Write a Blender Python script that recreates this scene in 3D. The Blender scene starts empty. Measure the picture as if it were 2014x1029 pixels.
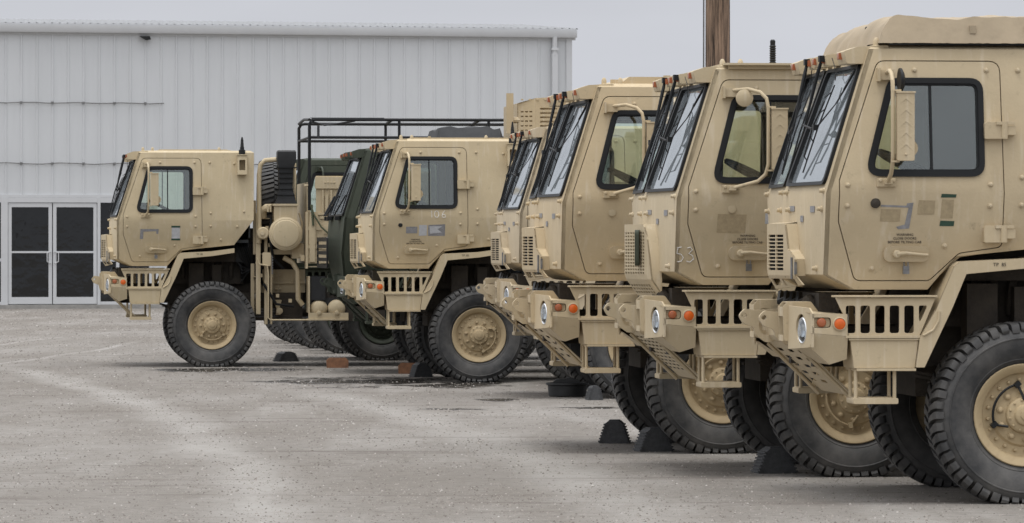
import bpy, bmesh, math, random
from mathutils import Vector, Matrix
from mathutils.geometry import tessellate_polygon
R = math.radians
PI = math.pi
random.seed(7)
S = bpy.context.scene
COL = S.collection

# ------------------------------------------------------------------ camera, world, sun
F = 9000.0            # focal length in photograph pixels (2014 wide)
HZ = 482.0            # horizon row
EYE = 1.65
cam = bpy.data.cameras.new('camera'); camo = bpy.data.objects.new('camera', cam); COL.objects.link(camo)
camo.location = (0, 0, EYE); camo.rotation_euler = (R(90), 0, 0)
cam.sensor_width = 36; cam.lens = F / 2014 * 36; cam.shift_y = -(514.5 - HZ) / 2014
cam.clip_end = 6000; cam.clip_start = 0.5
cam.dof.use_dof = True; cam.dof.focus_distance = 40; cam.dof.aperture_fstop = 20
S.camera = camo

SUN_EL, SUN_AZ = 76, 220     # azimuth measured so that the light comes from behind-left of the camera
w = bpy.data.worlds.new('World'); S.world = w; w.use_nodes = True
nt = w.node_tree; nt.nodes.clear()
def nn(t, k, **kw):
    n = t.nodes.new(k)
    for a, b in kw.items(): setattr(n, a, b)
    return n
out = nn(nt, 'ShaderNodeOutputWorld'); bg = nn(nt, 'ShaderNodeBackground'); bg.inputs[1].default_value = 0.1
sky = nn(nt, 'ShaderNodeTexSky'); sky.sky_type = 'NISHITA'; sky.sun_disc = False
sky.sun_elevation = R(SUN_EL); sky.sun_rotation = R(SUN_AZ)
hs = nn(nt, 'ShaderNodeHueSaturation'); hs.inputs['Saturation'].default_value = 0.25
nt.links.new(sky.outputs[0], hs.inputs['Color'])
tc = nn(nt, 'ShaderNodeTexCoord'); sp = nn(nt, 'ShaderNodeSeparateXYZ'); nt.links.new(tc.outputs['Generated'], sp.inputs[0])
ramp = nn(nt, 'ShaderNodeValToRGB')           # overcast dome: dim at the horizon, bright overhead
e = ramp.color_ramp.elements
e[0].position = 0.0; e[0].color = (5.75, 5.9, 6.45, 1)
e[1].position = 1.0; e[1].color = (21.5, 21.6, 22.2, 1)
m = e.new(0.10); m.color = (6.3, 6.45, 6.95, 1)
nt.links.new(sp.outputs[2], ramp.inputs[0])
cn = nn(nt, 'ShaderNodeTexNoise'); cn.inputs['Scale'].default_value = 5; cn.inputs['Detail'].default_value = 4
cmap = nn(nt, 'ShaderNodeMapping'); cmap.inputs['Scale'].default_value = (1, 1, 4)
nt.links.new(tc.outputs['Generated'], cmap.inputs[0]); nt.links.new(cmap.outputs[0], cn.inputs[0])
cr = nn(nt, 'ShaderNodeMapRange'); cr.inputs[1].default_value = .3; cr.inputs[2].default_value = .7; cr.inputs[3].default_value = .90; cr.inputs[4].default_value = 1.10
nt.links.new(cn.outputs[0], cr.inputs[0])
vm = nn(nt, 'ShaderNodeVectorMath', operation='SCALE'); nt.links.new(ramp.outputs[0], vm.inputs[0]); nt.links.new(cr.outputs[0], vm.inputs['Scale'])
mx = nn(nt, 'ShaderNodeMixRGB'); mx.inputs[0].default_value = .88
nt.links.new(hs.outputs[0], mx.inputs[1]); nt.links.new(vm.outputs[0], mx.inputs[2])
nt.links.new(mx.outputs[0], bg.inputs[0]); nt.links.new(bg.outputs[0], out.inputs[0])

sl = bpy.data.lights.new('sun', 'SUN'); sl.energy = 1.3; sl.angle = R(22); sl.color = (1, .975, .94)
so = bpy.data.objects.new('sun', sl); COL.objects.link(so)
az = R(SUN_AZ); d = Vector((math.sin(az) * math.cos(R(SUN_EL)), math.cos(az) * math.cos(R(SUN_EL)), math.sin(R(SUN_EL))))
so.rotation_euler = d.to_track_quat('Z', 'Y').to_euler(); so.location = (0, 0, 60)
S.view_settings.view_transform = 'Standard'; S.view_settings.look = 'None'
S.view_settings.exposure = 0.0; S.view_settings.gamma = 1
S.render.engine = 'CYCLES'
S.cycles.max_bounces = 8; S.cycles.transparent_max_bounces = 16

# ------------------------------------------------------------------ materials
def mat(name, col, rough=.6, metal=0., var=.0, vscale=3., bump=0., bscale=60., col2=None, bevel=0., spec=.5, extra=None):
    m = bpy.data.materials.new(name); m.use_nodes = True; t = m.node_tree; b = t.nodes['Principled BSDF']
    b.inputs['Roughness'].default_value = rough; b.inputs['Metallic'].default_value = metal
    b.inputs['Specular IOR Level'].default_value = spec
    co = nn(t, 'ShaderNodeTexCoord')
    c1 = (*col, 1)
    if var or col2:
        n = nn(t, 'ShaderNodeTexNoise'); n.inputs['Scale'].default_value = vscale; n.inputs['Detail'].default_value = 6; n.inputs['Roughness'].default_value = .65
        t.links.new(co.outputs['Object'], n.inputs[0])
        mr = nn(t, 'ShaderNodeMapRange'); mr.inputs[1].default_value = .35; mr.inputs[2].default_value = .68
        t.links.new(n.outputs[0], mr.inputs[0])
        mi = nn(t, 'ShaderNodeMixRGB'); mi.inputs[1].default_value = c1
        mi.inputs[2].default_value = (*(col2 or [c * (1 - var) for c in col]), 1)
        t.links.new(mr.outputs[0], mi.inputs[0]); t.links.new(mi.outputs[0], b.inputs['Base Color'])
        last = mi
    else:
        b.inputs['Base Color'].default_value = c1
    nrm = None
    if bevel:
        bv = nn(t, 'ShaderNodeBevel', samples=4); bv.inputs['Radius'].default_value = bevel; nrm = bv.outputs[0]
    if bump:
        n2 = nn(t, 'ShaderNodeTexNoise'); n2.inputs['Scale'].default_value = bscale; n2.inputs['Detail'].default_value = 3
        t.links.new(co.outputs['Object'], n2.inputs[0])
        bp = nn(t, 'ShaderNodeBump'); bp.inputs['Strength'].default_value = bump; bp.inputs['Distance'].default_value = .01
        t.links.new(n2.outputs[0], bp.inputs['Height'])
        if nrm: t.links.new(nrm, bp.inputs['Normal'])
        nrm = bp.outputs[0]
    if nrm: t.links.new(nrm, b.inputs['Normal'])
    return m

def paint(name, col, dust, seed):
    """matt military paint: mottled, with dust streaks running down and grime along welded edges"""
    m = bpy.data.materials.new(name); m.use_nodes = True; t = m.node_tree; b = t.nodes['Principled BSDF']
    L = t.links.new
    b.inputs['Roughness'].default_value = .62; b.inputs['Specular IOR Level'].default_value = .35
    co = nn(t, 'ShaderNodeTexCoord')
    mp = nn(t, 'ShaderNodeMapping'); mp.inputs['Location'].default_value = (seed, seed * 2.3, 0)
    L(co.outputs['Object'], mp.inputs[0])
    n = nn(t, 'ShaderNodeTexNoise'); n.inputs['Scale'].default_value = 2.2; n.inputs['Detail'].default_value = 8; n.inputs['Roughness'].default_value = .7
    L(mp.outputs[0], n.inputs[0])
    mr = nn(t, 'ShaderNodeMapRange'); mr.inputs[1].default_value = .35; mr.inputs[2].default_value = .75
    L(n.outputs[0], mr.inputs[0])
    a = nn(t, 'ShaderNodeMixRGB'); a.inputs[1].default_value = (*col, 1); a.inputs[2].default_value = (*[c * .85 for c in col], 1); L(mr.outputs[0], a.inputs[0])
    # vertical streaks
    m2 = nn(t, 'ShaderNodeMapping'); m2.inputs['Scale'].default_value = (14, 14, .9); m2.inputs['Location'].default_value = (seed, 0, seed); L(co.outputs['Object'], m2.inputs[0])
    n2 = nn(t, 'ShaderNodeTexNoise'); n2.inputs['Scale'].default_value = 1.6; n2.inputs['Detail'].default_value = 5; L(m2.outputs[0], n2.inputs[0])
    r2 = nn(t, 'ShaderNodeMapRange'); r2.inputs[1].default_value = .56; r2.inputs[2].default_value = .78; r2.inputs[4].default_value = .6; L(n2.outputs[0], r2.inputs[0])
    c = nn(t, 'ShaderNodeMixRGB'); c.inputs[2].default_value = (*dust, 1); L(r2.outputs[0], c.inputs[0]); L(a.outputs[0], c.inputs[1])
    # small stains
    n3 = nn(t, 'ShaderNodeTexNoise'); n3.inputs['Scale'].default_value = 11; n3.inputs['Detail'].default_value = 7; n3.inputs['Roughness'].default_value = .75; L(mp.outputs[0], n3.inputs[0])
    r3 = nn(t, 'ShaderNodeMapRange'); r3.inputs[1].default_value = .6; r3.inputs[2].default_value = .74; r3.inputs[4].default_value = .6; L(n3.outputs[0], r3.inputs[0])
    g = nn(t, 'ShaderNodeMixRGB'); g.inputs[2].default_value = (*[q * .48 for q in col], 1); L(r3.outputs[0], g.inputs[0]); L(c.outputs[0], g.inputs[1])
    L(g.outputs[0], b.inputs['Base Color'])
    bv = nn(t, 'ShaderNodeBevel', samples=4); bv.inputs['Radius'].default_value = .0045
    n4 = nn(t, 'ShaderNodeTexNoise'); n4.inputs['Scale'].default_value = 45; n4.inputs['Detail'].default_value = 4; L(co.outputs['Object'], n4.inputs[0])
    bp = nn(t, 'ShaderNodeBump'); bp.inputs['Strength'].default_value = .16; bp.inputs['Distance'].default_value = .008; L(n4.outputs[0], bp.inputs['Height']); L(bv.outputs[0], bp.inputs['Normal'])
    L(bp.outputs[0], b.inputs['Normal'])
    return m

TAN = (.535, .437, .285); DUST = (.63, .55, .42)
PAINTS = [paint('tan_paint_%d' % i, [c * k for c, k in zip(TAN, kk)], DUST, i * 3.7) for i, kk in enumerate([(1, 1, 1), (.98, .99, 1), (1.02, 1.0, .97), (.97, .98, 1.02), (1.0, 1.0, .98), (1.0, 1.01, 1.0)])]
RIMP = paint('rim_paint', (.47, .365, .215), (.34, .25, .15), 6.1)
GREEN = paint('green_paint', (.050, .060, .042), (.085, .09, .07), 1.3)
M = dict(
    under=mat('shaded_chassis', (.05, .040, .029), .8, var=.5, vscale=6, bump=.4),  # tan underbody coloured dark to stand in for shade beneath the trucks
    black=mat('black_metal', (.011, .012, .013), .5, spec=.3, var=.3, bump=.1),
    rubberseal=mat('rubber_seal', (.011, .012, .013), .5, spec=.25),
    chrome=mat('lamp_reflector', (.8, .82, .84), .32, .85),
    orange=mat('orange_lens', (.72, .13, .015), .25, var=.2, vscale=40),
    red=mat('amber_lens', (.40, .12, .05), .3, var=.2),
    darkhole=mat('dark_inside', (.02, .018, .015), .9),
    tape=mat('duct_tape', (.30, .30, .31), .4, var=.35, vscale=25, bump=.4),
    paper=mat('paper_sheet', (.55, .56, .58), .6, var=.25, vscale=18),
    gtape=mat('green_tape', (.03, .075, .05), .5, var=.3),
    stencil=mat('stencil_ink', (.06, .05, .04), .8),
    chalk=mat('chalk', (.75, .73, .68), .9, var=.3, vscale=60),
    stain=mat('old_glue_stain', (.43, .345, .215), .8, var=.25, vscale=30),
    steel=mat('bare_steel', (.25, .25, .25), .4, .7, var=.4, vscale=20),
    interior=mat('cab_shade_lining', (.045, .05, .052), .7, var=.2),  # near-black colour stands in for shade inside the cab
    seat=mat('seat_fabric', (.05, .055, .07), .9, var=.3, vscale=20),
    canvas=mat('tan_canvas', (.40, .325, .225), .9, var=.2, vscale=4, bump=.5, bscale=7),
    darkcanvas=mat('dark_canvas', (.05, .052, .055), .9, var=.3, bump=.8, bscale=10),
    strap=mat('webbing_strap', (.07, .08, .045), .9),
    stackblack=mat('black_plastic_duct', (.020, .021, .022), .55, var=.4, vscale=9, bump=.15),
    wood=mat('wood_block', (.34, .165, .085), .8, col2=(.17, .085, .05), vscale=14, bump=.4),
    chock=mat('rubber_chock', (.075, .077, .08), .75, var=.4, vscale=25, bump=.4),
    concrete=mat('concrete', (.33, .32, .30), .9, var=.3, vscale=5, bump=.5),
    alu=mat('white_aluminium', (.56, .57, .58), .4, var=.06, vscale=2, bevel=.004),
)
def glass_mat(name, tint, boost=.0, ior=1.5, film=(.03, .14), fcol=(.42, .44, .45)):
    m = bpy.data.materials.new(name); m.use_nodes = True; t = m.node_tree; t.nodes.clear(); L = t.links.new
    o = nn(t, 'ShaderNodeOutputMaterial'); tr = nn(t, 'ShaderNodeBsdfTransparent'); tr.inputs[0].default_value = (*tint, 1)
    gl = nn(t, 'ShaderNodeBsdfGlossy'); gl.inputs['Roughness'].default_value = .04; gl.inputs[0].default_value = (.92, .95, .97, 1)
    fr = nn(t, 'ShaderNodeFresnel'); fr.inputs[0].default_value = ior
    co = nn(t, 'ShaderNodeTexCoord'); ns = nn(t, 'ShaderNodeTexNoise'); ns.inputs['Scale'].default_value = 3; ns.inputs['Detail'].default_value = 1; L(co.outputs['Object'], ns.inputs[0])
    bp = nn(t, 'ShaderNodeBump'); bp.inputs['Strength'].default_value = .03; bp.inputs['Distance'].default_value = .01; L(ns.outputs[0], bp.inputs['Height']); L(bp.outputs[0], gl.inputs['Normal'])
    ad = nn(t, 'ShaderNodeMath', operation='MULTIPLY_ADD', use_clamp=True); ad.inputs[1].default_value = 1.6; ad.inputs[2].default_value = boost
    L(fr.outputs[0], ad.inputs[0])
    # dusty film on the outside; on windshields it also stands in for reflected sky
    df = nn(t, 'ShaderNodeBsdfDiffuse'); df.inputs[0].default_value = (*fcol, 1)
    n2 = nn(t, 'ShaderNodeTexNoise'); n2.inputs['Scale'].default_value = 5; n2.inputs['Detail'].default_value = 6; L(co.outputs['Object'], n2.inputs[0])
    r = nn(t, 'ShaderNodeMapRange'); r.inputs[1].default_value = .4; r.inputs[2].default_value = .8; r.inputs[3].default_value = film[0]; r.inputs[4].default_value = film[1]; L(n2.outputs[0], r.inputs[0])
    m1 = nn(t, 'ShaderNodeMixShader'); L(ad.outputs[0], m1.inputs[0]); L(tr.outputs[0], m1.inputs[1]); L(gl.outputs[0], m1.inputs[2])
    m2 = nn(t, 'ShaderNodeMixShader'); L(r.outputs[0], m2.inputs[0]); L(m1.outputs[0], m2.inputs[1]); L(df.outputs[0], m2.inputs[2])
    L(m2.outputs[0], o.inputs[0]); return m
M['glass'] = glass_mat('cab_glass', (.92, .965, .92), .03, film=(.01, .035))
M['wglass'] = glass_mat('windshield_glass', (.55, .64, .60), .12, film=(.24, .38), fcol=(.40, .44, .47))  # heavy grey-blue film paints the sky's reflection into the glass
M['lens'] = glass_mat('clear_lens', (.9, .9, .9), .02, film=(.0, .05))
def dark_glass():
    m = mat('door_glass', (.010, .011, .012), .05, spec=.5)
    t = m.node_tree; L = t.links.new; b = t.nodes['Principled BSDF']
    co = nn(t, 'ShaderNodeTexCoord'); n = nn(t, 'ShaderNodeTexNoise'); n.inputs['Scale'].default_value = 1.5; n.inputs['Detail'].default_value = 3; L(co.outputs['Object'], n.inputs[0])
    bp = nn(t, 'ShaderNodeBump'); bp.inputs['Strength'].default_value = .3; bp.inputs['Distance'].default_value = .03; L(n.outputs[0], bp.inputs['Height']); L(bp.outputs[0], b.inputs['Normal'])
    return m
M['doorglass'] = dark_glass()
def tyre_mat():
    m = bpy.data.materials.new('tyre_rubber'); m.use_nodes = True; t = m.node_tree; b = t.nodes['Principled BSDF']; L = t.links.new
    b.inputs['Roughness'].default_value = .62; b.inputs['Specular IOR Level'].default_value = .5
    co = nn(t, 'ShaderNodeTexCoord')
    n = nn(t, 'ShaderNodeTexNoise'); n.inputs['Scale'].default_value = 3.5; n.inputs['Detail'].default_value = 7; n.inputs['Roughness'].default_value = .65; L(co.outputs['Object'], n.inputs[0])
    r = nn(t, 'ShaderNodeMapRange'); r.inputs[1].default_value = .38; r.inputs[2].default_value = .7; L(n.outputs[0], r.inputs[0])
    a = nn(t, 'ShaderNodeMixRGB'); a.inputs[1].default_value = (.028, .029, .030, 1); a.inputs[2].default_value = (.112, .107, .100, 1); L(r.outputs[0], a.inputs[0])
    L(a.outputs[0], b.inputs['Base Color'])
    bp = nn(t, 'ShaderNodeBump'); bp.inputs['Strength'].default_value = .35; bp.inputs['Distance'].default_value = .01; L(n.outputs[0], bp.inputs['Height']); L(bp.outputs[0], b.inputs['Normal'])
    return m
M['tyre'] = tyre_mat()

# ------------------------------------------------------------------ mesh helpers
class MB:
    def __init__(s): s.v = []; s.f = []
    def add(s, vs, fs):
        o = len(s.v); s.v += [tuple(v) for v in vs]; s.f += [tuple(i + o for i in f) for f in fs]; return s
    def box(s, x0, x1, y0, y1, z0, z1, rot=None, piv=None):
        vs = [(x, y, z) for x in (x0, x1) for y in (y0, y1) for z in (z0, z1)]
        if rot is not None:
            p = Vector(piv or ((x0 + x1) / 2, (y0 + y1) / 2, (z0 + z1) / 2)); vs = [rot @ (Vector(v) - p) + p for v in vs]
        return s.add(vs, [(0, 1, 3, 2), (4, 6, 7, 5), (0, 4, 5, 1), (2, 3, 7, 6), (0, 2, 6, 4), (1, 5, 7, 3)])
    def prism(s, poly, y0, y1, fn=None):
        """poly in (x,z) extruded along y"""
        return s.plate(poly, [], y0, y1, fn or (lambda u, v, w: (u, w, v)))
    def plate(s, outer, holes, w0, w1, fn, cuts=()):
        bm = bmesh.new(); loops = [[Vector((p[0], p[1], 0)) for p in outer]] + [[Vector((p[0], p[1], 0)) for p in h] for h in holes]
        flat = [p for l in loops for p in l]; bv = [bm.verts.new(p) for p in flat]
        for tri in tessellate_polygon(loops):
            if len(set(tri)) == 3:
                try: bm.faces.new([bv[i] for i in tri])
                except ValueError: pass
        for c in cuts:
            bmesh.ops.bisect_plane(bm, geom=bm.verts[:] + bm.edges[:] + bm.faces[:], plane_co=(0, c, 0), plane_no=(0, 1, 0), dist=1e-6)
        bmesh.ops.recalc_face_normals(bm, faces=bm.faces[:])
        bm.verts.index_update(); n = len(bm.verts); P = [v.co.copy() for v in bm.verts]
        vs = [fn(p.x, p.y, w0) for p in P] + [fn(p.x, p.y, w1) for p in P]
        fs = []
        for f in bm.faces:
            ids = [v.index for v in f.verts]; fs.append(tuple(ids)); fs.append(tuple(i + n for i in reversed(ids)))
        for e_ in bm.edges:
            if len(e_.link_faces) == 1:
                a, b = e_.verts[0].index, e_.verts[1].index; fs.append((a, b, b + n, a + n))
        bm.free(); return s.add(vs, fs)
    def tube(s, pts, r, n=8, cap=True):
        pts = [Vector(p) for p in pts]; rings = []; up = None
        rr = r if isinstance(r, (list, tuple)) else [r] * len(pts)
        for i, p in enumerate(pts):
            t = ((pts[i + 1] if i < len(pts) - 1 else p) - (pts[i - 1] if i else p)).normalized()
            if up is None:
                up = t.orthogonal().normalized()
            up = (up - t * up.dot(t)).normalized(); q = t.cross(up)
            rings.append([p + (up * math.cos(2 * PI * k / n) + q * math.sin(2 * PI * k / n)) * rr[i] for k in range(n)])
        vs = [v for rg in rings for v in rg]; fs = []
        for i in range(len(pts) - 1):
            for k in range(n): fs.append((i * n + k, i * n + (k + 1) % n, (i + 1) * n + (k + 1) % n, (i + 1) * n + k))
        if cap: fs.append(tuple(range(n))[::-1]); fs.append(tuple((len(pts) - 1) * n + k for k in range(n)))
        return s.add(vs, fs)
    def lathe(s, prof, c, ax='y', n=32, closed=False):
        """prof (radius, along)"""
        vs = []; fs = []
        for r_, a in prof:
            for k in range(n):
                t = 2 * PI * k / n; p, q = r_ * math.cos(t), r_ * math.sin(t)
                vs.append({'y': (c[0] + p, c[1] + a, c[2] + q), 'x': (c[0] + a, c[1] + p, c[2] + q), 'z': (c[0] + p, c[1] + q, c[2] + a)}[ax])
        m = len(prof)
        for i in range(m if closed else m - 1):
            for k in range(n): fs.append((i * n + k, i * n + (k + 1) % n, ((i + 1) % m) * n + (k + 1) % n, ((i + 1) % m) * n + k))
        if not closed: fs.append(tuple(range(n))[::-1]); fs.append(tuple((m - 1) * n + k for k in range(n)))
        return s.add(vs, fs)
    def mesh(s, name, angle=35):
        me = bpy.data.meshes.new(name); me.from_pydata(s.v, [], s.f); me.validate()
        bm = bmesh.new(); bm.from_mesh(me); bmesh.ops.recalc_face_normals(bm, faces=bm.faces[:]); bm.to_mesh(me); bm.free()
        me.polygons.foreach_set('use_smooth', [True] * len(me.polygons)); me.set_sharp_from_angle(angle=R(angle))
        return me
def rnd(poly, r, n=4):
    """round every corner of a polygon"""
    out_ = []; N = len(poly)
    for i in range(N):
        p = Vector(poly[i]); a = Vector(poly[i - 1]) - p; b = Vector(poly[(i + 1) % N]) - p
        ang = a.angle(b); rr = r[i] if isinstance(r, (list, tuple)) else r
        if rr <= 0: out_.append(tuple(p)); continue
        d = min(rr / math.tan(ang / 2), a.length * .45, b.length * .45)
        A = p + a.normalized() * d; B = p + b.normalized() * d
        for k in range(n + 1):
            t = k / n; out_.append(tuple(A * (1 - t) ** 2 + p * 2 * t * (1 - t) + B * t * t))
    return out_
def off(poly, d):
    """offset outward by d (any winding)"""
    N = len(poly); area = sum(poly[i][0] * poly[(i + 1) % N][1] - poly[(i + 1) % N][0] * poly[i][1] for i in range(N)); sg = 1 if area > 0 else -1
    out_ = []
    for i in range(N):
        p = Vector(poly[i]); e1 = (p - Vector(poly[i - 1])); e2 = (Vector(poly[(i + 1) % N]) - p)
        if e1.length < 1e-9 or e2.length < 1e-9: out_.append(tuple(p)); continue
        e1.normalize(); e2.normalize(); n1 = Vector((e1.y, -e1.x)) * sg; n2 = Vector((e2.y, -e2.x)) * sg
        m_ = n1 + n2; out_.append(tuple(p + m_ * (d / max(.3, m_.dot(n1)))) if m_.length > 1e-6 else tuple(p + n1 * d))
    return out_
CACHE = {}
def part(name, key, builder, material, parent, loc=(0, 0, 0), rot=(0, 0, 0), scale=(1, 1, 1), label=None):
    if key not in CACHE:
        mb = builder()
        me = mb if isinstance(mb, bpy.types.Mesh) else mb.mesh(name)
        if not me.materials: me.materials.append(material)
        CACHE[key] = me
    o = bpy.data.objects.new(name, CACHE[key]); COL.objects.link(o); o.parent = parent
    o.material_slots[0].link = 'OBJECT'; o.material_slots[0].material = material
    o.location = loc; o.rotation_euler = rot; o.scale = scale
    if label: o['label'] = label
    return o
def tag(o, label=None, cat=None, group=None, kind=None):
    for k, v in (('label', label), ('category', cat), ('group', group), ('kind', kind)):
        if v: o[k] = v
    return o
def empty(name, loc, rz=0):
    o = bpy.data.objects.new(name, None); COL.objects.link(o); o.location = loc; o.rotation_euler = (0, 0, rz); o.empty_display_size = .3; return o
def text_mesh(s, size, xf):
    """text outline as a thin mesh; xf maps (u,v,w)"""
    cu = bpy.data.curves.new('lettering', 'FONT'); cu.body = s; cu.size = size; cu.align_x = 'CENTER'; cu.extrude = .0008; cu.space_line = 1.05; cu.resolution_u = 2
    o = bpy.data.objects.new('lettering', cu); COL.objects.link(o)
    bpy.context.view_layer.update()
    me = bpy.data.meshes.new_from_object(o.evaluated_get(bpy.context.evaluated_depsgraph_get()))
    bpy.data.objects.remove(o); bpy.data.curves.remove(cu)
    for v in me.vertices: v.co = xf(v.co.x, v.co.y, v.co.z)
    me.materials.clear(); me.materials.append(M['stencil']); return me
def at(px, s, z=0.):
    """point at image column px where one metre measures s photograph pixels"""
    return ((px - 1007) / s, F / s, z)

# ------------------------------------------------------------------ setting
def ground():
    mb = MB(); mb.add([(-3000, -60, 0), (3000, -60, 0), (3000, 4500, 0), (-3000, 4500, 0)], [(0, 1, 2, 3)])
    m = bpy.data.materials.new('gravel_lot'); m.use_nodes = True; t = m.node_tree; b = t.nodes['Principled BSDF']; L = t.links.new
    co = nn(t, 'ShaderNodeTexCoord')
    def noise(scale, detail=5, rough=.6, stretch=None, dist=0.):
        n = nn(t, 'ShaderNodeTexNoise'); n.inputs['Scale'].default_value = scale; n.inputs['Detail'].default_value = detail; n.inputs['Roughness'].default_value = rough; n.inputs['Distortion'].default_value = dist
        if stretch:
            mp = nn(t, 'ShaderNodeMapping'); mp.inputs['Scale'].default_value = stretch[:3]; mp.inputs['Rotation'].default_value = (0, 0, stretch[3]); L(co.outputs['Object'], mp.inputs[0]); L(mp.outputs[0], n.inputs[0])
        else: L(co.outputs['Object'], n.inputs[0])
        return n.outputs[0]
    def rng(src, a, b_, c=0., d=1.):
        r = nn(t, 'ShaderNodeMapRange'); r.inputs[1].default_value = a; r.inputs[2].default_value = b_; r.inputs[3].default_value = c; r.inputs[4].default_value = d; L(src, r.inputs[0]); return r.outputs[0]
    def mix(f, a, col):
        x = nn(t, 'ShaderNodeMixRGB'); L(f, x.inputs[0])
        if hasattr(a, 'links'): L(a, x.inputs[1])
        else: x.inputs[1].default_value = (*a, 1)
        x.inputs[2].default_value = (*col, 1); return x.outputs[0]
    def mul(a, b_):
        x = nn(t, 'ShaderNodeMath', operation='MULTIPLY'); L(a, x.inputs[0])
        if hasattr(b_, 'links'): L(b_, x.inputs[1])
        else: x.inputs[1].default_value = b_
        return x.outputs[0]
    c = mix(rng(noise(.30, 6, .6, (1, .35, 1, .1)), .35, .65), (.196, .177, .154), (.248, .231, .209))
    c = mix(rng(noise(.8, 6, .7, (1, .22, 1, -.05)), .46, .70, 0, .75), c, (.335, .318, .294))     # pale dusty areas
    c = mix(rng(noise(7, 10, .85), .50, .62, 0, .55), c, (.125, .115, .105))                   # grit
    c = mix(rng(noise(13, 8, .85), .55, .64, 0, .65), c, (.40, .38, .355))                     # pale stones
    c = mix(rng(noise(2.2, 9, .85, (.5, 1.2, 1, .04)), .56, .68, 0, .6), c, (.115, .105, .097))   # loose gravel
    c = mix(rng(noise(1.6, 8, .8, (.14, .9, 1, .02)), .53, .64, 0, .7), c, (.13, .11, .095))   # gravel lines, darkened to stand in for shading of low ridges
    # tyre tracks: arcs of pale dust swept by turning trucks
    wob = noise(.25, 3, .5)
    def arc(cx, cy, rad, wd, a=.75):
        d_ = nn(t, 'ShaderNodeVectorMath', operation='DISTANCE'); L(co.outputs['Object'], d_.inputs[0]); d_.inputs[1].default_value = (cx, cy, 0)
        q = nn(t, 'ShaderNodeMath', operation='SUBTRACT'); L(d_.outputs['Value'], q.inputs[0]); q.inputs[1].default_value = rad + .25
        q2 = nn(t, 'ShaderNodeMath', operation='MULTIPLY_ADD'); L(wob, q2.inputs[0]); q2.inputs[1].default_value = .5; L(q.outputs[0], q2.inputs[2])
        ab = nn(t, 'ShaderNodeMath', operation='ABSOLUTE'); L(q2.outputs[0], ab.inputs[0])
        return rng(ab.outputs[0], wd, wd * .2, 0, a)
    def band(y0, y1):
        sy = nn(t, 'ShaderNodeSeparateXYZ'); L(co.outputs['Object'], sy.inputs[0])
        return mul(rng(sy.outputs[1], y0 - 3, y0), rng(sy.outputs[1], y1 + 3, y1))
    brk = rng(noise(1.4, 7, .8, (1, .22, 1, 0)), .22, .62)
    for (cx, cy, rad, wd, a, y0, y1) in [(-201, 13.7, 200, .38, .62, 20, 60), (-201, 13.7, 202.3, .5, .5, 20, 50), (-201, 13.7, 197.9, .30, .3, 20, 62), (-201, 13.7, 203.9, .3, .3, 22, 44), (-156.4, 78.4, 150, .12, .7, 60, 76), (-158.1, 86, 150, .10, .7, 70, 80), (-201, 10, 196.4, .3, .3, 20, 40)]:
        c = mix(mul(mul(arc(cx, cy, rad, wd, a), brk), band(y0, y1)), c, (.41, .395, .37))
    # wet oily patches near the green truck
    wet = None
    wn = noise(2.2, 6, .75, (.6, .35, 1, 0))
    for (cx, cy, rx, ry) in [(-1.75, 55.2, 1.35, 2.4), (-.75, 54.0, .9, 1.5), (-.15, 48.8, .3, .6), (.75, 46.3, .5, .4), (-3.7, 60.6, 1.5, 1.3), (-.6, 46, .5, .35)]:
        s1 = nn(t, 'ShaderNodeVectorMath', operation='SUBTRACT'); L(co.outputs['Object'], s1.inputs[0]); s1.inputs[1].default_value = (cx, cy, 0)
        s2 = nn(t, 'ShaderNodeVectorMath', operation='MULTIPLY'); L(s1.outputs[0], s2.inputs[0]); s2.inputs[1].default_value = (1 / rx, 1 / ry, 0)
        s3 = nn(t, 'ShaderNodeVectorMath', operation='LENGTH'); L(s2.outputs[0], s3.inputs[0])
        v_ = nn(t, 'ShaderNodeMath', operation='SUBTRACT'); L(wn, v_.inputs[0]); 
        v2 = mul(s3.outputs['Value'], .24); L(v2, v_.inputs[1])
        r_ = rng(v_.outputs[0], .30, .37)
        if wet is None: wet = r_
        else:
            mxn = nn(t, 'ShaderNodeMath', operation='MAXIMUM'); L(wet, mxn.inputs[0]); L(r_, mxn.inputs[1]); wet = mxn.outputs[0]
    c = mix(wet, c, (.024, .022, .020))
    L(c, b.inputs['Base Color'])
    L(rng(wet, 0, 1, .92, .25), b.inputs['Roughness'])
    b.inputs['Specular IOR Level'].default_value = .25
    hgt = nn(t, 'ShaderNodeMath', operation='ADD'); L(mul(noise(40, 5, .8), 1.2), hgt.inputs[0]); L(mul(noise(5, 9, .8), 3.5), hgt.inputs[1])
    bp = nn(t, 'ShaderNodeBump'); bp.inputs['Strength'].default_value = .42; bp.inputs['Distance'].default_value = .03; L(hgt.outputs[0], bp.inputs['Height']); L(bp.outputs[0], b.inputs['Normal'])
    me = mb.mesh('ground'); me.materials.append(m); o = bpy.data.objects.new('ground', me); COL.objects.link(o); tag(o, kind='structure')
ground()

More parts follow.
